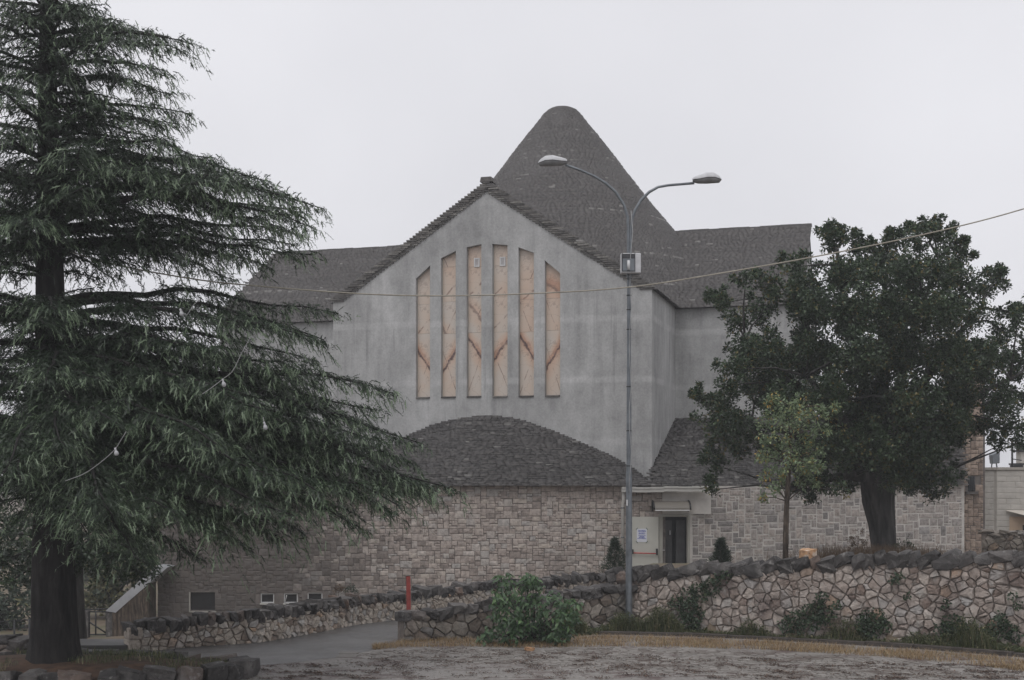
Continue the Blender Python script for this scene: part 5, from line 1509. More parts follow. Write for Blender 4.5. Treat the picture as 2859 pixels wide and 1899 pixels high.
def oak_behind():
    rnd = random.Random(44); d0 = 31.0; k = d0 / FPX
    base = P(215, 1760, d0); base.z = Gz(base.x, d0) - .1
    blobs = []
    for (x, y, r) in [(20, 1560, 60), (60, 1600, 40), (-40, 1590, 60), (110, 1560, 60), (200, 1560, 60), (300, 1560, 60), (370, 1570, 50), (420, 1545, 45), (395, 1600, 34), (340, 1605, 30), (270, 1595, 40), (430, 1580, 26), (250, 1500, 90), (100, 1480, 90), (-20, 1490, 90), (350, 1480, 80), (30, 1625, 26), (85, 1625, 22)]:
        blobs.append((P(x, y, d0 + rnd.uniform(-1.2, 1.2)), r * k))
    crown = leafy(blobs, 190, .15, 9, .11, .065, tint=(.25, .15))
    wood = MB(); f = P(205, 1560, d0)
    wood.tube([base, base.lerp(f, .3) + Vector((.05, 0, 0)), base.lerp(f, .65), f], [.30, .24, .21, .2], 16, wob=lambda i, th: 1 + .1 * math.sin(3 * th + i))
    for (c, r) in blobs: wood.tube([f, f.lerp(c, .5) + Vector((0, 0, .3)), c], [.10, .06, .012], 6)
    tree_obj('oak_tree', base, 'dark oak standing half hidden behind the cedar trunk', wood, MT['bark_oak'], crown, MT['oak_leaf'])
oak_behind()

def young_tree():
    rnd = random.Random(9); d0 = 33.0; k = d0 / FPX
    base = P(2193, 1600, d0); base.z = Gz(base.x, d0) - .05
    raw = [(2150,1110,22),(2180,1130,34),(2230,1130,34),(2260,1150,34),(2300,1150,24),(2335,1140,12),(2150,1180,36),(2200,1180,40),(2250,1190,42),(2290,1200,30),(2140,1230,32),(2190,1240,42),(2240,1250,42),(2280,1255,30),(2150,1285,36),(2200,1300,36),(2250,1300,36),(2285,1300,22),(2140,1330,30),(2180,1345,30),(2240,1345,26),(2270,1350,18),(2122,1275,18),(2128,1390,12),(2160,1365,20),(2262,1290,24)]
    blobs = [(P(x, y, d0 + rnd.uniform(-.6, .6)), r * k) for x, y, r in raw]
    crown = leafy(blobs, 170, .13, 8, .10, .05, tint=(.42, .27), updir=.0, hang=.2)
    wood = MB(); pts = [base, P(2194, 1500, d0), P(2197, 1400, d0), P(2203, 1300, d0), P(2207, 1220, d0), P(2212, 1140, d0)]
    wood.tube(pts, [.075, .072, .066, .055, .035, .012], 10, wob=lambda i, th: 1 + .06 * math.sin(3 * th + i))
    for (c, r) in blobs:
        s = min(pts[2:], key=lambda q: abs(q.z - (c.z - .35))); wood.tube([s, s.lerp(c, .5) + Vector((0, 0, .06)), c], [.018, .012, .005], 5)
    tree_obj('young_tree', base, 'slender young tree with yellow-green leaves in front of the oak', wood, MT['bark_young'], crown, MT['young_leaf'])
young_tree()

def far_trees():
    spec = [(-10, 1690, 48, 120, 'misty grey-green tree at the far left behind the railing', 0.2),
            (310, 1650, 52, 90, 'yellowish small tree seen beyond the gate and slanting parapet', 0.85),
            (120, 1640, 75, 190, 'large pale hazy tree far behind the cedar trunk', 0.35),
            (400, 1610, 80, 160, 'pale hazy tree far behind the slanting parapet', 0.45)]
    rnd = random.Random(61)
    for (x, y, d, r, lab, tn) in spec:
        k = d / FPX; c = P(x, y, d); base = Vector((c.x, d, -2.7)); blobs = []
        for i in range(34):
            v = Vector((rnd.gauss(0, .5), rnd.gauss(0, .5), rnd.gauss(-.15, .5))) * r * k
            blobs.append((c + v, r * k * rnd.uniform(.22, .38)))
        crown = leafy(blobs, 55, .22, 9, .19, .12, tint=(tn, .2))
        wood = MB(); wood.tube([base, base.lerp(c, .5) + Vector((.1, 0, 0)), c], [.22, .17, .1], 8)
        for (b, q) in blobs[:14]: wood.tube([base.lerp(c, .7), base.lerp(c, .7).lerp(b, .5) + Vector((0, 0, .2)), b], [.08, .05, .015], 5)
        tree_obj('far_tree', base, lab, wood, MT['bark_oak'], crown, MT['far_leaf'], 'trees far behind the cedar')
far_trees()

# ------------------------------------------------------------------ shrubs, ivy, weeds
def shrub_conifer(x, ytop, ybase, w, d, label, seed):
    base = P(x, ybase + 30, d); n = 1900; k = d / FPX
    h = (ybase + 30 - ytop) * k; R = w / 2 * k
    f = RNG.random(n) ** 1.25; a = RNG.random(n) * 6.283
    r = R * 1.35 * (1 - f) ** .75 * (.35 + .65 * RNG.random(n)) * (1 + .35 * np.sin(a * 3 + f * 11 + seed))
    pos = np.stack([base.x + r * np.cos(a), base.y + r * np.sin(a), base.z + f * h], 1)
    D = np.stack([np.cos(a) * .7, np.sin(a) * .7, .9 + 0 * a], 1) + RNG.normal(size=(n, 3)) * .3
    cr = sprays(pos, D, RNG.uniform(.10, .2, n), RNG.uniform(.008, .014, n), np.clip(RNG.normal(.5, .25, n), 0, 1))
    wd = MB(); wd.tube([base - Vector((0, 0, .3)), base + Vector((0, 0, h * .8))], [.04, .01], 6)
    tree_obj('conifer_shrub', base, label, wd, MT['bark_young'], cr, MT['conifer_leaf'], 'conifer shrubs by the church', 'shrub', 'stem', 'foliage')
shrub_conifer(1717, 1506, 1596, 62, 39.5, 'pointed dark conifer shrub beside the downpipe', 1)
shrub_conifer(2013, 1508, 1572, 50, 36.0, 'rounded dark conifer shrub right of the church door', 2)

def leafy_bush():
    rnd = random.Random(70); d0 = 27.6; k = d0 / FPX
    base = P(1480, 1790, DG(1790)); base.z = -.02
    raw = [(1395,1612,10),(1420,1606,9),(1470,1604,9),(1492,1612,10),(1410,1625,12),(1480,1618,12),(1618,1690,10),(1340,1785,14),(1400,1640,24),(1425,1632,14),(1470,1625,26),(1500,1640,22),(1395,1680,28),(1450,1680,40),(1500,1685,34),(1545,1665,20),(1570,1690,30),(1605,1685,18),(1400,1720,30),(1460,1730,40),(1520,1730,40),(1570,1730,36),(1600,1720,24),(1380,1770,30),(1430,1770,36),(1490,1775,40),(1540,1770,36),(1580,1765,28),(1360,1775,20),(1430,1745,36),(1560,1775,26)]
    blobs = [(P(x, y, d0 + rnd.uniform(-.35, .35)), r * k) for x, y, r in raw]
    pts = []
    for c, r in blobs:
        n = int(1050 * r ** 2) + 8; q = rand_unit(n) * (RNG.random((n, 1)) ** .4) * r; pts.append(np.array(c)[None] + q)
    Pb = np.concatenate(pts); m = len(Pb)
    D = rand_unit(m) * np.array([1, 1, .5]) + np.array([0, -.25, -.55]); N = rand_unit(m) * .5 + np.array([0, -.6, 1.0])
    cl = leaves(Pb, D, N, RNG.uniform(.09, .19, m), RNG.uniform(.05, .085, m), np.clip(RNG.normal(.45, .25, m) + (Pb[:, 2] - .6) * .12, 0, 1))
    wd = MB()
    for c, r in blobs: wd.tube([base + Vector((rnd.uniform(-.15, .15), 0, 0)), base.lerp(c, .6) + Vector((0, 0, .1)), c], [.018, .013, .005], 5)
    tree_obj('leafy_bush', base, 'bright green large-leaved bush against the short rubble wall', wd, MT['bark_young'], cl, MT['bush_leaf'], None, 'bush', 'stems', 'foliage')
leafy_bush()

def right_at(x):
    """where the line of sight through column x meets the retaining wall"""
    pa = Path(RIGHT); best = None
    for i in range(300):
        q, a, n = pa.at(pa.L * i / 299); px = CX + q.x / q.y * FPX
        if best is None or abs(px - x) < best[0]: best = (abs(px - x), q, n)
    return best[1], best[2]
def ivy(raw, label, mat='ivy_leaf', size=(.05, .09), per=2000, depth=.16, name='ivy', cat='ivy'):
    q0, n0 = right_at(raw[0][0]); P0 = []
    for (x, y, r) in raw:
        q, nn = right_at(x); k = q.y / FPX; z = EYE + (HY - y) * k; n = int(per * (r * k) ** 2) + 6
        rr = np.sqrt(RNG.random(n)) * r * k; a = RNG.random(n) * 6.283
        ax = np.array((-nn.y, nn.x, 0)); o = np.array(nn)
        P0.append(np.array((q.x, q.y, z))[None] + ax[None] * (rr * np.cos(a))[:, None] + np.array([[0, 0, 1.0]]) * (rr * np.sin(a))[:, None] + o[None] * RNG.uniform(.03, .03 + depth, n)[:, None])
    Pb = np.concatenate(P0); Pb[:, 2] = np.maximum(Pb[:, 2], .02); m = len(Pb); o = np.array(n0)
    D = rand_unit(m) + np.array([0, 0, -.35]) + o * .3; N = o[None] + rand_unit(m) * .7
    V = leaves(Pb, D, N, RNG.uniform(*size, m), RNG.uniform(*size, m) * .75, np.clip(RNG.normal(.45, .25, m), 0, 1))
    base = Vector((q0.x, q0.y, 0)) + n0 * .1
    wd = MB()
    for i in range(len(raw) - 1):
        a = Pb[min(m - 1, int(m * i / len(raw)))]; b = Pb[min(m - 1, int(m * (i + 1) / len(raw)))]; wd.tube([a, (a + b) / 2 + np.array([0, 0, .03]), b], .008, 4)
    if len(raw) == 1: wd.tube([Pb[0], Pb[m // 2]], .006, 4)
    tree_obj(name, base, label, wd, MT['bark_young'], V, MT[mat], None, cat, 'stems', 'foliage')
ivy([(1990,1640,26),(2010,1615,20),(2030,1605,16),(1960,1655,32),(1925,1668,30),(1895,1680,22),(1930,1700,30),(1955,1715,22),(1935,1735,24),(1945,1755,18),(1915,1720,16)], 'large dark ivy mat climbing the retaining wall nearest the street lamp')
ivy([(2300,1665,18),(2270,1720,40),(2230,1735,36),(2310,1715,26),(2285,1690,18),(2340,1685,14),(2200,1745,24)], 'green climbing weeds on the retaining wall below the orange stone')
ivy([(2510,1605,14),(2500,1620,12)], 'small ivy tuft under the coping below the oak')
ivy([(2440,1725,34),(2430,1750,34),(2470,1745,26),(2410,1740,24)], 'round dark weed clump on the wall foot below the oak trunk')
ivy([(2535,1662,10)], 'tiny fern tuft in the middle of the retaining wall')
ivy([(2660,1740,30),(2640,1760,30),(2690,1765,26)], 'dark creeper clump on the wall foot below the tower')
ivy([(2790,1750,34),(2820,1770,30),(2760,1775,26),(2800,1720,16)], 'dark creeper clump on the wall foot at the right edge')
ivy([(2645,1683,10),(2640,1695,9)], 'slim ivy strand on the retaining wall below the tower')
ivy([(2830,1665,14),(2845,1690,14)], 'ivy strand on the retaining wall at the right edge', size=(.04, .08))

def blades(Pb, H, lean, wid, tint):
    n = len(Pb); a = RNG.random(n) * 6.283
    dr = np.stack([np.cos(a), np.sin(a), 0 * a], 1); S = np.stack([-np.sin(a), np.cos(a), 0 * a], 1)
    H = H[:, None]; lean = lean[:, None]; wid = wid[:, None]; up = np.array([[0, 0, 1.0]])
    mid = Pb + up * H * .55 + dr * H * lean * .35; tip = Pb + up * H * .92 + dr * H * lean
    v = np.stack([Pb - S * wid, Pb + S * wid, mid + S * wid * .7, mid - S * wid * .7, tip], 1)
    b = (np.arange(n) * 5)[:, None]
    F = np.concatenate([b + np.array([f]) for f in ((0, 1, 2), (0, 2, 3), (3, 2, 4))], 0)
    return v.reshape(-1, 3), F, np.repeat(tint, 5)
def ground_pts(n, poly_near, poly_far):
    """random ground points between two photo lines (lists of (x, y))"""
    out = np.zeros((n, 3)); xa, xb = poly_near[0][0], poly_near[-1][0]
    for i in range(n):
        x = random.uniform(xa, xb); y = lerp(interp(poly_near, x), interp(poly_far, x), random.random())
        d = DG(y); out[i] = ((x - CX) / FPX * d, d, 0)
    return out
def grasses():
    near = [(1040, 1815), (1150, 1808), (1300, 1806), (1450, 1810), (1700, 1806), (1900, 1808), (2200, 1818), (2500, 1838), (2700, 1856), (2900, 1880)]
    far = [(1040, 1806), (1150, 1788), (1300, 1786), (1450, 1788), (1700, 1776), (1900, 1782), (2200, 1796), (2500, 1814), (2700, 1828), (2900, 1850)]
    p = ground_pts(26000, near, far); n = len(p)
    k = np.array([mnoise.noise(Vector((q[0] * 1.1, q[1] * 1.1, 5))) for q in p]); p = p[k * .55 + RNG.normal(0, .22, n) > -.10]; n = len(p)
    g = blades(p, RNG.uniform(.03, .13, n), RNG.uniform(.4, 1.6, n), RNG.uniform(.0025, .006, n), np.clip(RNG.normal(.5, .24, n), 0, 1))
    o = link('dry_grass', mesh_np('dry_grass', *g), MT['dry_grass']); tag(o, 'strip of dry tan grass along the wall foot', 'grass', kind='stuff')
    # green weeds between kerb and wall
    n1 = [(1570, 1780), (1750, 1766), (1900, 1772), (2200, 1786), (2500, 1802), (2700, 1815), (2900, 1836)]; f1 = [(1570, 1770), (1750, 1752), (1900, 1760), (2200, 1768), (2500, 1780), (2700, 1790), (2900, 1800)]
    p = ground_pts(20000, n1, f1); n = len(p)
    hh = np.array([.10 + .80 * max(0, mnoise.noise(Vector((q[0] * 1.3, q[1] * .5, 9))) + .22) ** 1.2 + .15 * max(0, mnoise.noise(Vector((q[0] * 4, q[1], 2)))) for q in p])
    g = blades(p, hh * RNG.uniform(.5, 1.2, n), RNG.uniform(.2, .7, n), RNG.uniform(.004, .010, n), np.clip(RNG.normal(.45, .28, n), 0, 1))
    m = 30000; idx = RNG.integers(0, n, m); lf = p[idx] + np.stack([RNG.normal(0, .04, m), RNG.normal(0, .04, m), hh[idx] * RNG.random(m)], 1)
    g2 = leaves(lf, rand_unit(m), rand_unit(m) + np.array([0, 0, 1]), RNG.uniform(.03, .07, m), RNG.uniform(.02, .04, m), np.clip(RNG.normal(.35, .25, m), 0, 1))
    o = link('weeds', mesh_np('weeds', *merge([g, g2])), MT['weed_leaf']); tag(o, 'green weeds growing between the kerb and the retaining wall', 'weeds', kind='stuff')
    # grass under the oak
    c = P(2450, 1545, 35.6); n = 4500
    q = np.stack([c.x + RNG.normal(0, 1.0, n), 35.6 + RNG.normal(0, .5, n), np.full(n, 1.1)], 1)
    g = blades(q, RNG.uniform(.3, .75, n), RNG.uniform(.1, .5, n), RNG.uniform(.005, .011, n), np.clip(RNG.normal(.4, .3, n), 0, 1))
    o = link('tall_grass', mesh_np('tall_grass', *g), MT['rust_plant']); tag(o, 'tall brown grass round the foot of the oak', 'grass', kind='stuff')
    # scattered debris on the lot
    n = 42000; p = ground_pts(n, [(560, 1899), (1000, 1899), (1400, 1899), (2859, 1899)], [(560, 1872), (1000, 1842), (1200, 1810), (2859, 1862)]); p[:, 2] = .016 + RNG.random(n) * .014
    k = np.array([mnoise.fractal(Vector((q[0] * 1.9 + q[1] * .6, q[1] * 2.6, 2)), .6, 2.0, 4) for q in p]); p = p[(k > .22) | (RNG.random(n) < .03)]; n = len(p)
    g = leaves(p, rand_unit(n) * np.array([1, 1, .12]), rand_unit(n) * .35 + np.array([0, 0, 1.0]), RNG.uniform(.025, .06, n), RNG.uniform(.012, .03, n), RNG.random(n) ** 1.3)
    o = link('leaf_litter', mesh_np('leaf_litter', *g), MT['litter']); tag(o, 'fallen leaves and twigs scattered on the wet gravel', 'litter', kind='stuff')
grasses()

# small plants by the church wall and the grass by the red post
def small_plant(x, y, r, d, label, mat, hz):
    k = d / FPX; c = P(x, y, d); base = Vector((c.x, d, hz))
    crown = leafy([(c, r * k), (c + Vector((r * k * .6, 0, -.08)), r * k * .7), (c + Vector((-r * k * .6, 0, -.1)), r * k * .6)], 170, .08, 8, .07, .03)
    wd = MB(); wd.tube([base, base.lerp(c, .6), c], [.015, .01, .004], 5)
    tree_obj('small_plant', base, label, wd, MT['bark_young'], crown, MT[mat], None, 'plant', 'stem', 'foliage')
small_plant(978, 1640, 16, 43.0, 'small green plant growing at the foot of the church wall', 'conifer_leaf', -.7)
small_plant(945, 1640, 12, 43.2, 'small rusty plant beside the green one at the church wall', 'rust_plant', -.7)
small_plant(2395, 1505, 28, 36.0, 'dark straggly shrub left of the oak trunk base', 'rust_plant', 1.0)
small_plant(2525, 1515, 24, 36.0, 'low green shrub right of the oak trunk base', 'ivy_leaf', 1.0)

# ------------------------------------------------------------------ planter round the cedar
def planter():
    pl = empty('stone_planter', (P(330, 0, 23.2).x, 23.0, 0), 'low bed edged with big dark boulders round the cedar', 'planter')
    cx, cy, ax, ay = P(120, 0, 23.2).x, 23.25, 5.0, 1.45
    ax = P(655, 0, 22.6).x - cx
    m = MB(); n = 48; ring = [(cx + ax * math.cos(t), cy + ay * math.sin(t)) for t in [2 * math.pi * i / n for i in range(n)]]
    cpt = (cx, cy, .34)
    for i in range(n):
        a, b = ring[i], ring[(i + 1) % n]; q = lambda p, s, z: (cx + (p[0] - cx) * s, cy + (p[1] - cy) * s, z + .03 * mnoise.noise(Vector((p[0] * 3 * s, p[1] * 3 * s, 0))))
        m.poly([q(a, 1, .12), q(b, 1, .12), q(b, .6, .27), q(a, .6, .27)], True); m.poly([q(a, .6, .27), q(b, .6, .27), cpt], True)
    m.build('soil', MT['soil'], pl)
    rnd = random.Random(90); t = 0
    while t < 2 * math.pi:
        l = rnd.uniform(.28, .62); x, y = cx + ax * math.cos(t), cy + ay * math.sin(t)
        tang = math.atan2(ay * math.cos(t), -ax * math.sin(t)); sp = math.hypot(ax * math.sin(t), ay * math.cos(t))
        front = math.sin(t) < .2
        link('boulder', ROCK['coping'][rnd.randrange(18)], None, pl, (x, y, .12 if front else .10), (rnd.uniform(-.2, .2), rnd.uniform(-.2, .2), tang + rnd.uniform(-.2, .2)), (l * rnd.uniform(.95, 1.2), .5 * rnd.uniform(.8, 1.2), (.36 if front else .28) * rnd.uniform(.75, 1.3)))
        t += l / max(sp, .4)
    n = 5200; a = RNG.random(n) * 6.283; r = np.sqrt(RNG.random(n)) * .95
    p = np.stack([cx + ax * r * np.cos(a), cy + ay * r * np.sin(a), .14 + .18 * np.clip((1 - r) / .4, 0, 1)], 1)
    kk = np.array([mnoise.noise(Vector((q[0] * .8, q[1] * .8, 1))) for q in p]); p = p[kk > -.05]; n = len(p)
    g = blades(p, RNG.uniform(.04, .16, n), RNG.uniform(.2, .8, n), RNG.uniform(.003, .007, n), np.clip(RNG.normal(.35, .3, n), 0, 1))
    o = link('bed_grass', mesh_np('bed_grass', *g), MT['weed_leaf']); tag(o, 'sparse grass growing in the bed under the cedar', 'grass', kind='stuff')
planter()

# wet step behind the cedar, gate, parapet, railing
def left_yard():
    s = MB(); y0, y1 = 26.45, 27.5; xa, xb = P(30, 0, 27).x, P(362, 0, 26.6).x
    s.box((xa, y0, -.1), (xb, y1, .135)); s.box((xa + .1, y0 - .35, -.1), (xb - .15, y0 - .003, .06))
    o = s.build('step', MT['concrete'], None, bevel=.012); tag(o, 'wet concrete step behind the cedar trunk', 'step')
    d = 44.8; zg = P(0, 1785, d).z
    g = empty('iron_gate', (P(265, 0, d).x, d, zg), 'dark iron gate left of the slanting parapet', 'gate')
    f = MB(); x0, x1 = P(248, 0, d).x, P(297, 0, d).x; zt = P(0, 1708, d).z; z0 = P(0, 1772, d).z
    for a, b in (((x0, z0), (x0, zt)), ((x1, z0), (x1, zt)), ((x0, z0), (x1, z0)), ((x0, zt), (x1, zt)), ((x0 + .24, z0), (x0 + .24, zt)), ((x0, zt - .35), (x1, z0 + .05))):
        f.tube([(a[0], d, a[1]), (b[0], d, b[1])], .028, 6)
    f.build('gate_frame', MT['steel_dark'], g)
    w = MB(); w.tube([(x0 - .25, d, P(0, 1703, d).z), (x1 + .05, d, P(0, 1700, d).z)], .03, 6); w.build('top_rail', MT['steel_dark'], g)
    for x, wd in ((P(239, 0, d).x, .22), (P(302, 0, d).x, .12)):
        p = MB(); p.box((x - wd / 2, d - .05, zg - .3), (x + wd / 2, d + .15, P(0, 1706, d).z)); p.build('post', MT['coping'], g)
    # slanting parapet against the church corner
    pr = empty('parapet', (P(370, 0, 44.6).x, 44.6, zg), 'slanting stone parapet with pale coping at the church left corner', 'parapet')
    A = P(303, 1706, 44.6); B = P(438, 1588, 44.6); X1 = XA - .03
    body = MB(); zb = -2.4
    body.prism([Vector((A.x + .12, 44.62, zb)), Vector((X1, 44.62, zb)), Vector((X1, 44.62, B.z - .15)), Vector((A.x + .12, 44.62, A.z - .02))], (0, .9, 0)); body.build('body', MT['bark_young'], pr)
    cp = MB(); up = Vector((-.18, 0, .0)); dn = Vector((.20, 0, -.05))
    cp.prism([A + up * .6, A + dn * 1.2, B + dn * 1.1 + Vector((.15, 0, .1)), B + up * .6 + Vector((.1, 0, .1))], (0, 1.0, 0)); cp.build('coping', MT['parapet'], pr)
    lowp = MB(); lowp.box((A.x - .1, 44.64, zb), (A.x + .12, 45.4, A.z - .06)); lowp.build('end_post', MT['coping'], pr)
    # railing far left
    r = empty('railing', (P(45, 0, 40).x, 40, -2.2), 'thin wire fence on posts at the far left', 'fence')
    for i, x in enumerate((-60, -5, 40, 82, 125)):
        p = MB(); dd = 40 + i * .3; q = P(x, 1735 - i * 2, dd); p.tube([(q.x, dd, -2.4), (q.x, dd, q.z)], .03, 6); p.build('post', MT['steel_dark'], r)
    m = MB()
    for off in (0, .25, .5):
        m.tube([P(-80, 1742, 40) - Vector((0, 0, off)), P(130, 1726, 41.2) - Vector((0, 0, off))], .014, 5)
    m.build('wire', MT['steel_dark'], r)
left_yard()

# ------------------------------------------------------------------ street lamp
def street_lamp():
    d = 30.0; x = P(1756, 0, d).x
    L = empty('street_lamp', (x, d, 0), 'tall grey double-arm street lamp in front of the church', 'street lamp')
    zz = lambda y: EYE + (HY - y) / FPX * d
    XX = lambda q: P(q, 0, d).x
    p = MB(); p.tube([(x, d, -.1), (x, d, .0), (x, d, zz(1320)), (x, d, zz(1300)), (x, d, zz(1080)), (x, d, zz(1060)), (x, d, zz(800)), (x, d, zz(700))], [.082, .080, .072, .058, .054, .050, .046, .045], 16); p.build('pole', MT['lamp_metal'], L)
    arms = [[(1754, 770), (1754, 708), (1754, 640), (1752, 605), (1742, 573.7), (1719, 537), (1691, 512), (1657.7, 492), (1618, 475), (1579, 461)],
            [(1760, 770), (1760, 708), (1761, 640), (1765, 612), (1773, 587.7), (1789.6, 559.6), (1812, 537), (1837, 523), (1865, 518), (1938, 512)]]
    for pts, lab in zip(arms, 'lr'):
        a = MB(); a.tube([(XX(q), d - .02, zz(y)) for q, y in pts], [.036] * 3 + [.034] * 4 + [.03] * 3, 12); arm = a.build('arm', MT['lamp_metal'], L)
        # lamp head: lofted shell from neck to nose, bowl below
        if lab == 'l': s0, s1, yc, sl = 1583, 1502, 452, -.05
        else: s0, s1, yc, sl = 1934, 2014, 503, .02
        xa, xb = XX(s0), XX(s1); ln = xb - xa
        prof = [(0, .035, .05), (.06, .085, .075), (.2, .125, .105), (.5, .145, .135), (.75, .13, .125), (.92, .085, .085), (1, .012, .02)]
        sh, bo = MB(), MB(); n = 10
        rows_t, rows_b = [], []
        for t, wy, hz in prof:
            cxp = xa + ln * t; cz = zz(yc) + sl * t * abs(ln) + (.03 if .3 < t < .9 else 0)
            rows_t.append([(cxp, d + wy * math.cos(math.pi * k / n), cz + hz * 1.05 * math.sin(math.pi * k / n)) for k in range(n + 1)])
            hb = hz * (.85 if t > .35 else .75)
            rows_b.append([(cxp, d + wy * math.cos(-math.pi * k / n), cz - .004 + hb * math.sin(-math.pi * k / n)) for k in range(n + 1)])
        for m_, rows in ((sh, rows_t), (bo, rows_b)):
            for r0, r1 in zip(rows, rows[1:]):
                for k in range(n): m_.poly([r0[k], r0[k + 1], r1[k + 1], r1[k]], True)
        def weld(mb, name, mat, par):
            o = mb.build(name, mat, par); bm = bmesh.new(); bm.from_mesh(o.data); bmesh.ops.remove_doubles(bm, verts=bm.verts, dist=.0005); bmesh.ops.recalc_face_normals(bm, faces=bm.faces); bm.to_mesh(o.data); bm.free(); return o
        head = weld(sh, 'lamp_head', MT['lamp_white'], L); weld(bo, 'lamp_bowl', MT['lamp_glass'], head)
        sm = MB(); sm.tube([(q[0][0], d - abs(q[0][1] - d) - .003, q[0][2]) for q in rows_t], .007, 5); sm.build('seam', MT['steel_dark'], head)
    # floodlight box
    fx0, fx1, z0, z1 = XX(1731), XX(1786.5), zz(767), zz(712)
    b = MB(); b.box((fx0, d - .26, z0), (fx1, d - .06, z1)); fl = b.build('floodlight', MT['lamp_white'], L, bevel=.015)
    ix0, ix1 = XX(1735.5), XX(1769)
    g = MB(); yf = d - .262
    g.box((ix0, yf - .006, zz(761)), (ix1, yf, zz(728))); g.build('glass', MT['lamp_metal'], fl)
    g2 = MB(); g2.box((ix0, yf - .006, zz(727.5)), (ix1, yf, zz(714))); g2.build('dark_visor', MT['dark_glass'], fl)
    rm = MB()
    for lo, hi in (((ix0 - .02, zz(763)), (ix0, zz(712.8))), ((ix1, zz(763)), (ix1 + .012, zz(712.8))), ((ix0, zz(763)), (ix1, zz(761.3)))):
        rm.box((lo[0], yf - .014, lo[1]), (hi[0], yf + .002, hi[1]))
    rm.build('rim', MT['steel_dark'], fl)
    tb = MB(); tb.tube([(XX(1752), yf - .015, zz(759)), (XX(1752), yf - .015, zz(733))], .035, 8); tb.build('lamp_tube', MT['white_metal'], fl)
    br = MB(); br.tube([(x, d - .05, zz(780)), (x, d - .05, zz(768))], .055, 8); br.box((x - .05, d - .1, zz(769)), (XX(1784), d - .05, zz(767.5))); br.build('bracket', MT['lamp_metal'], fl)
    # clips and the white cable running down
    for y in (600, 690, 825, 865, 920, 1080, 1203, 1301):
        c = MB(); r = .066 if y > 1100 else .060; c.tube([(x, d, zz(y) - .012), (x, d, zz(y) + .012)], r if y > 1300 else (.062 if y > 1000 else .058), 12)
        if y > 780: c.build('clip', MT['black'], L)
    cb = MB(); ys = [590, 650, 720, 800, 860, 920, 1000, 1080, 1140, 1203, 1260, 1301, 1340, 1380]
    cb.tube([(x + (.055 if y < 700 else .02) + .028 * math.sin(y * .031), d - .082 - (.20 if 705 < y < 775 else 0), zz(y)) for y in ys], .010, 5); cb.build('cable', MT['wire'], L)
    st = MB(); st.box((x - .066, d - .09, zz(1412)), (x - .035, d - .068, zz(1395))); st.build('sticker', MT['white_metal'], L)
    bp = MB(); bp.tube([(x, d, -.05), (x, d, .10)], [.14, .10], 14); bp.build('base_collar', MT['kerb'], L)
street_lamp()

# ------------------------------------------------------------------ cables, bulbs, post, stone
def smooth_path(ctrl, n=6):
    out = []
    for i in range(len(ctrl) - 1):
        p0, p1, p2, p3 = ctrl[max(i - 1, 0)], ctrl[i], ctrl[i + 1], ctrl[min(i + 2, len(ctrl) - 1)]
        for k in range(n):
            t = k / n
            out.append(0.5 * ((2 * p1) + (p2 - p0) * t + (2 * p0 - 5 * p1 + 4 * p2 - p3) * t * t + (3 * p1 - p0 - 3 * p2 + p3) * t ** 3))
    return out + [ctrl[-1]]
def cables():
    px = [(150, 690), (350, 745), (560, 782), (700, 797), (1000, 820), (1240, 826), (1500, 819), (1757, 802), (2000, 765), (2300, 712), (2600, 650), (2859, 583), (3200, 470)]
    pts = [P(x, y, lerp(23.2, 26.0, (x - 150) / 3050)) for x, y in px]
    m = MB(); m.tube(smooth_path(pts), .014, 6); o = m.build('overhead_cable', MT['cable']); tag(o, 'tan cable sagging from the cedar across the church front', 'cable')
    def string(name, label, pix, d, bulbs):
        s = empty(name, P(*pix[0], d), label, 'string lights')
        w = MB(); w.tube(smooth_path([P(x, y, d) for x, y in pix]), .0055, 5); w.build('wire', MT['wire'], s)
        for (x, y) in bulbs:
            c = P(x, y, d); b = MB(); ts = [(0, .022), (.05, .026), (.07, .02), (.10, .042), (.14, .055), (.18, .048), (.205, .018)]
            ax = Vector((.25, 0, -1)).normalized(); b.tube([c + ax * (t * .6) for t, _ in ts], [r * .62 for _, r in ts], 10); b.build('bulb', MT['bulb'], s)
    string('light_string', 'slack string of white bulbs hanging on the middle right of the cedar', [(700, 940), (675, 985), (650, 1035), (620, 1060), (590, 1083), (565, 1100)], 19.2, [(621, 1058)])
    string('light_string', 'slack string of white bulbs hanging low on the left of the cedar', [(352, 1205), (338, 1228), (323, 1252), (300, 1275), (265, 1303), (230, 1325), (182, 1343)], 19.0, [(321, 1250)])
    string('light_string', 'single white bulb dangling from the right side of the cedar', [(735, 1165), (737, 1180)], 19.4, [(737, 1178)])
    string('light_string', 'pale bulb on a wire high on the cedar below the long limb', [(560, 835), (540, 852), (520, 880), (505, 862)], 20.6, [(503, 862)])
    string('light_string', 'pale bulb near the top of the cedar beside the trunk', [(236, 215), (243, 226)], 21.6, [(243, 226)])
cables()

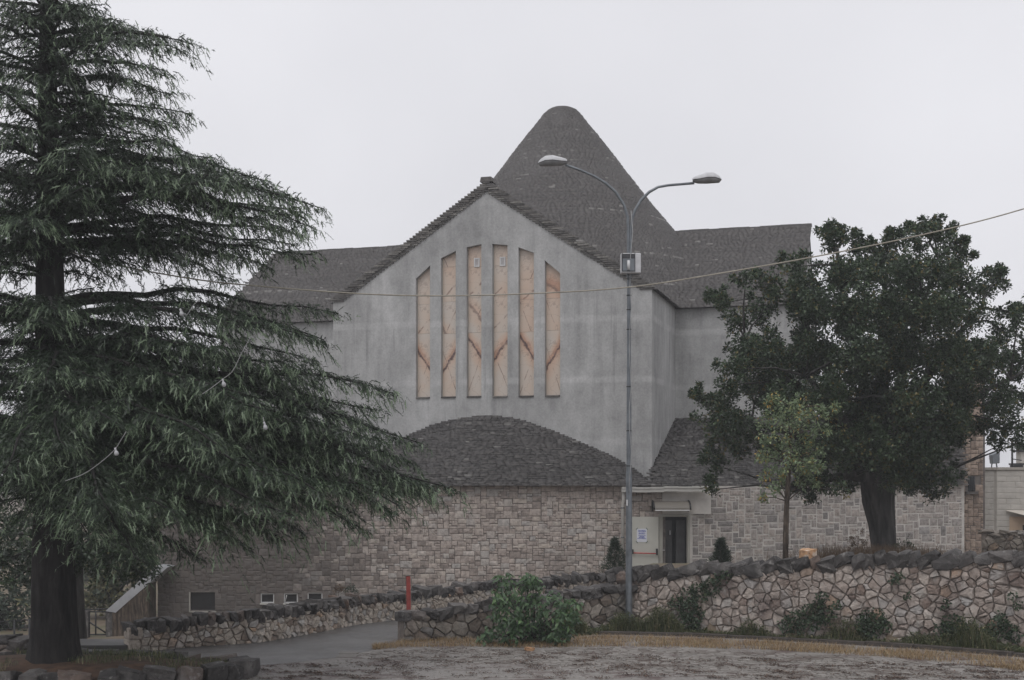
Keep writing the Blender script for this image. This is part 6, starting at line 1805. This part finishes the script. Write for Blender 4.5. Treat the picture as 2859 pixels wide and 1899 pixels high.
def red_post():
    q = gp(1142, 1785); x, y = q; y += .25
    o = empty('red_post', (x, y, 0), 'faded red square metal post at the end of the short wall', 'post')
    m = MB(); zt = EYE + (HY - 1609) / FPX * y; M = Matrix.Translation((P(1142, 0, y).x, y, 0)) @ Matrix.Rotation(.3, 4, 'Z') @ Matrix.Rotation(math.radians(-.8), 4, 'Y')
    m.box((-.045, -.03, -.1), (.045, .03, zt), M); m.build('shaft', MT['red_post'], o, bevel=.006)
    c = MB(); c.box((-.047, -.032, zt + .001), (.047, .032, zt + .012), M); c.build('cap', MT['kerb'], o)
red_post()

def orange_stone():
    q, n = right_at(2255); y = q.y + .35
    z = EYE + (HY - 1546) / FPX * y
    rk = rock_mesh(77, MT['orange_rock'], 14, .25); o = link('broken_stone', rk, None, None, (P(2255, 0, y).x, y, z - .02), (.1, -.15, .6), (.36, .30, .27))
    tag(o, 'broken orange limestone lump lying on the retaining wall', 'stone')
    y2 = DG(1817); rk2 = rock_mesh(81, MT['orange_rock'], 16, .4); o = link('broken_stone', rk2, None, None, (P(1478, 0, y2).x, y2, .03), (0, .1, .2), (.20, .12, .09)); tag(o, 'small orange stone lying on the gravel before the bush', 'stone')
    y3 = DG(1843); rk3 = rock_mesh(82, MT['rubble_pale'], 16, .4); o = link('loose_stone', rk3, None, None, (P(2690, 0, y3).x, y3, .02), (0, .1, .2), (.18, .1, .07)); tag(o, 'small pale stone lying in the dry grass at right', 'stone')
orange_stone()

# ------------------------------------------------------------------ rain haze
def haze():
    m = MB(); m.box((-320, -80, -5), (320, 520, 22.5))
    g = bpy.data.materials.new('rain_haze'); g.use_nodes = True; nt = g.node_tree; nt.nodes.clear()
    o = nt.nodes.new('ShaderNodeOutputMaterial'); v = nt.nodes.new('ShaderNodeVolumePrincipled')
    v.inputs['Color'].default_value = (0.93, 0.94, 0.96, 1); v.inputs['Density'].default_value = HAZE; v.inputs['Anisotropy'].default_value = 0.0
    nt.links.new(v.outputs[0], o.inputs['Volume'])
    h = m.build('haze', g); tag(h, 'thin even rain haze filling the air', 'haze', kind='stuff')
HAZE = 0.0012
haze()
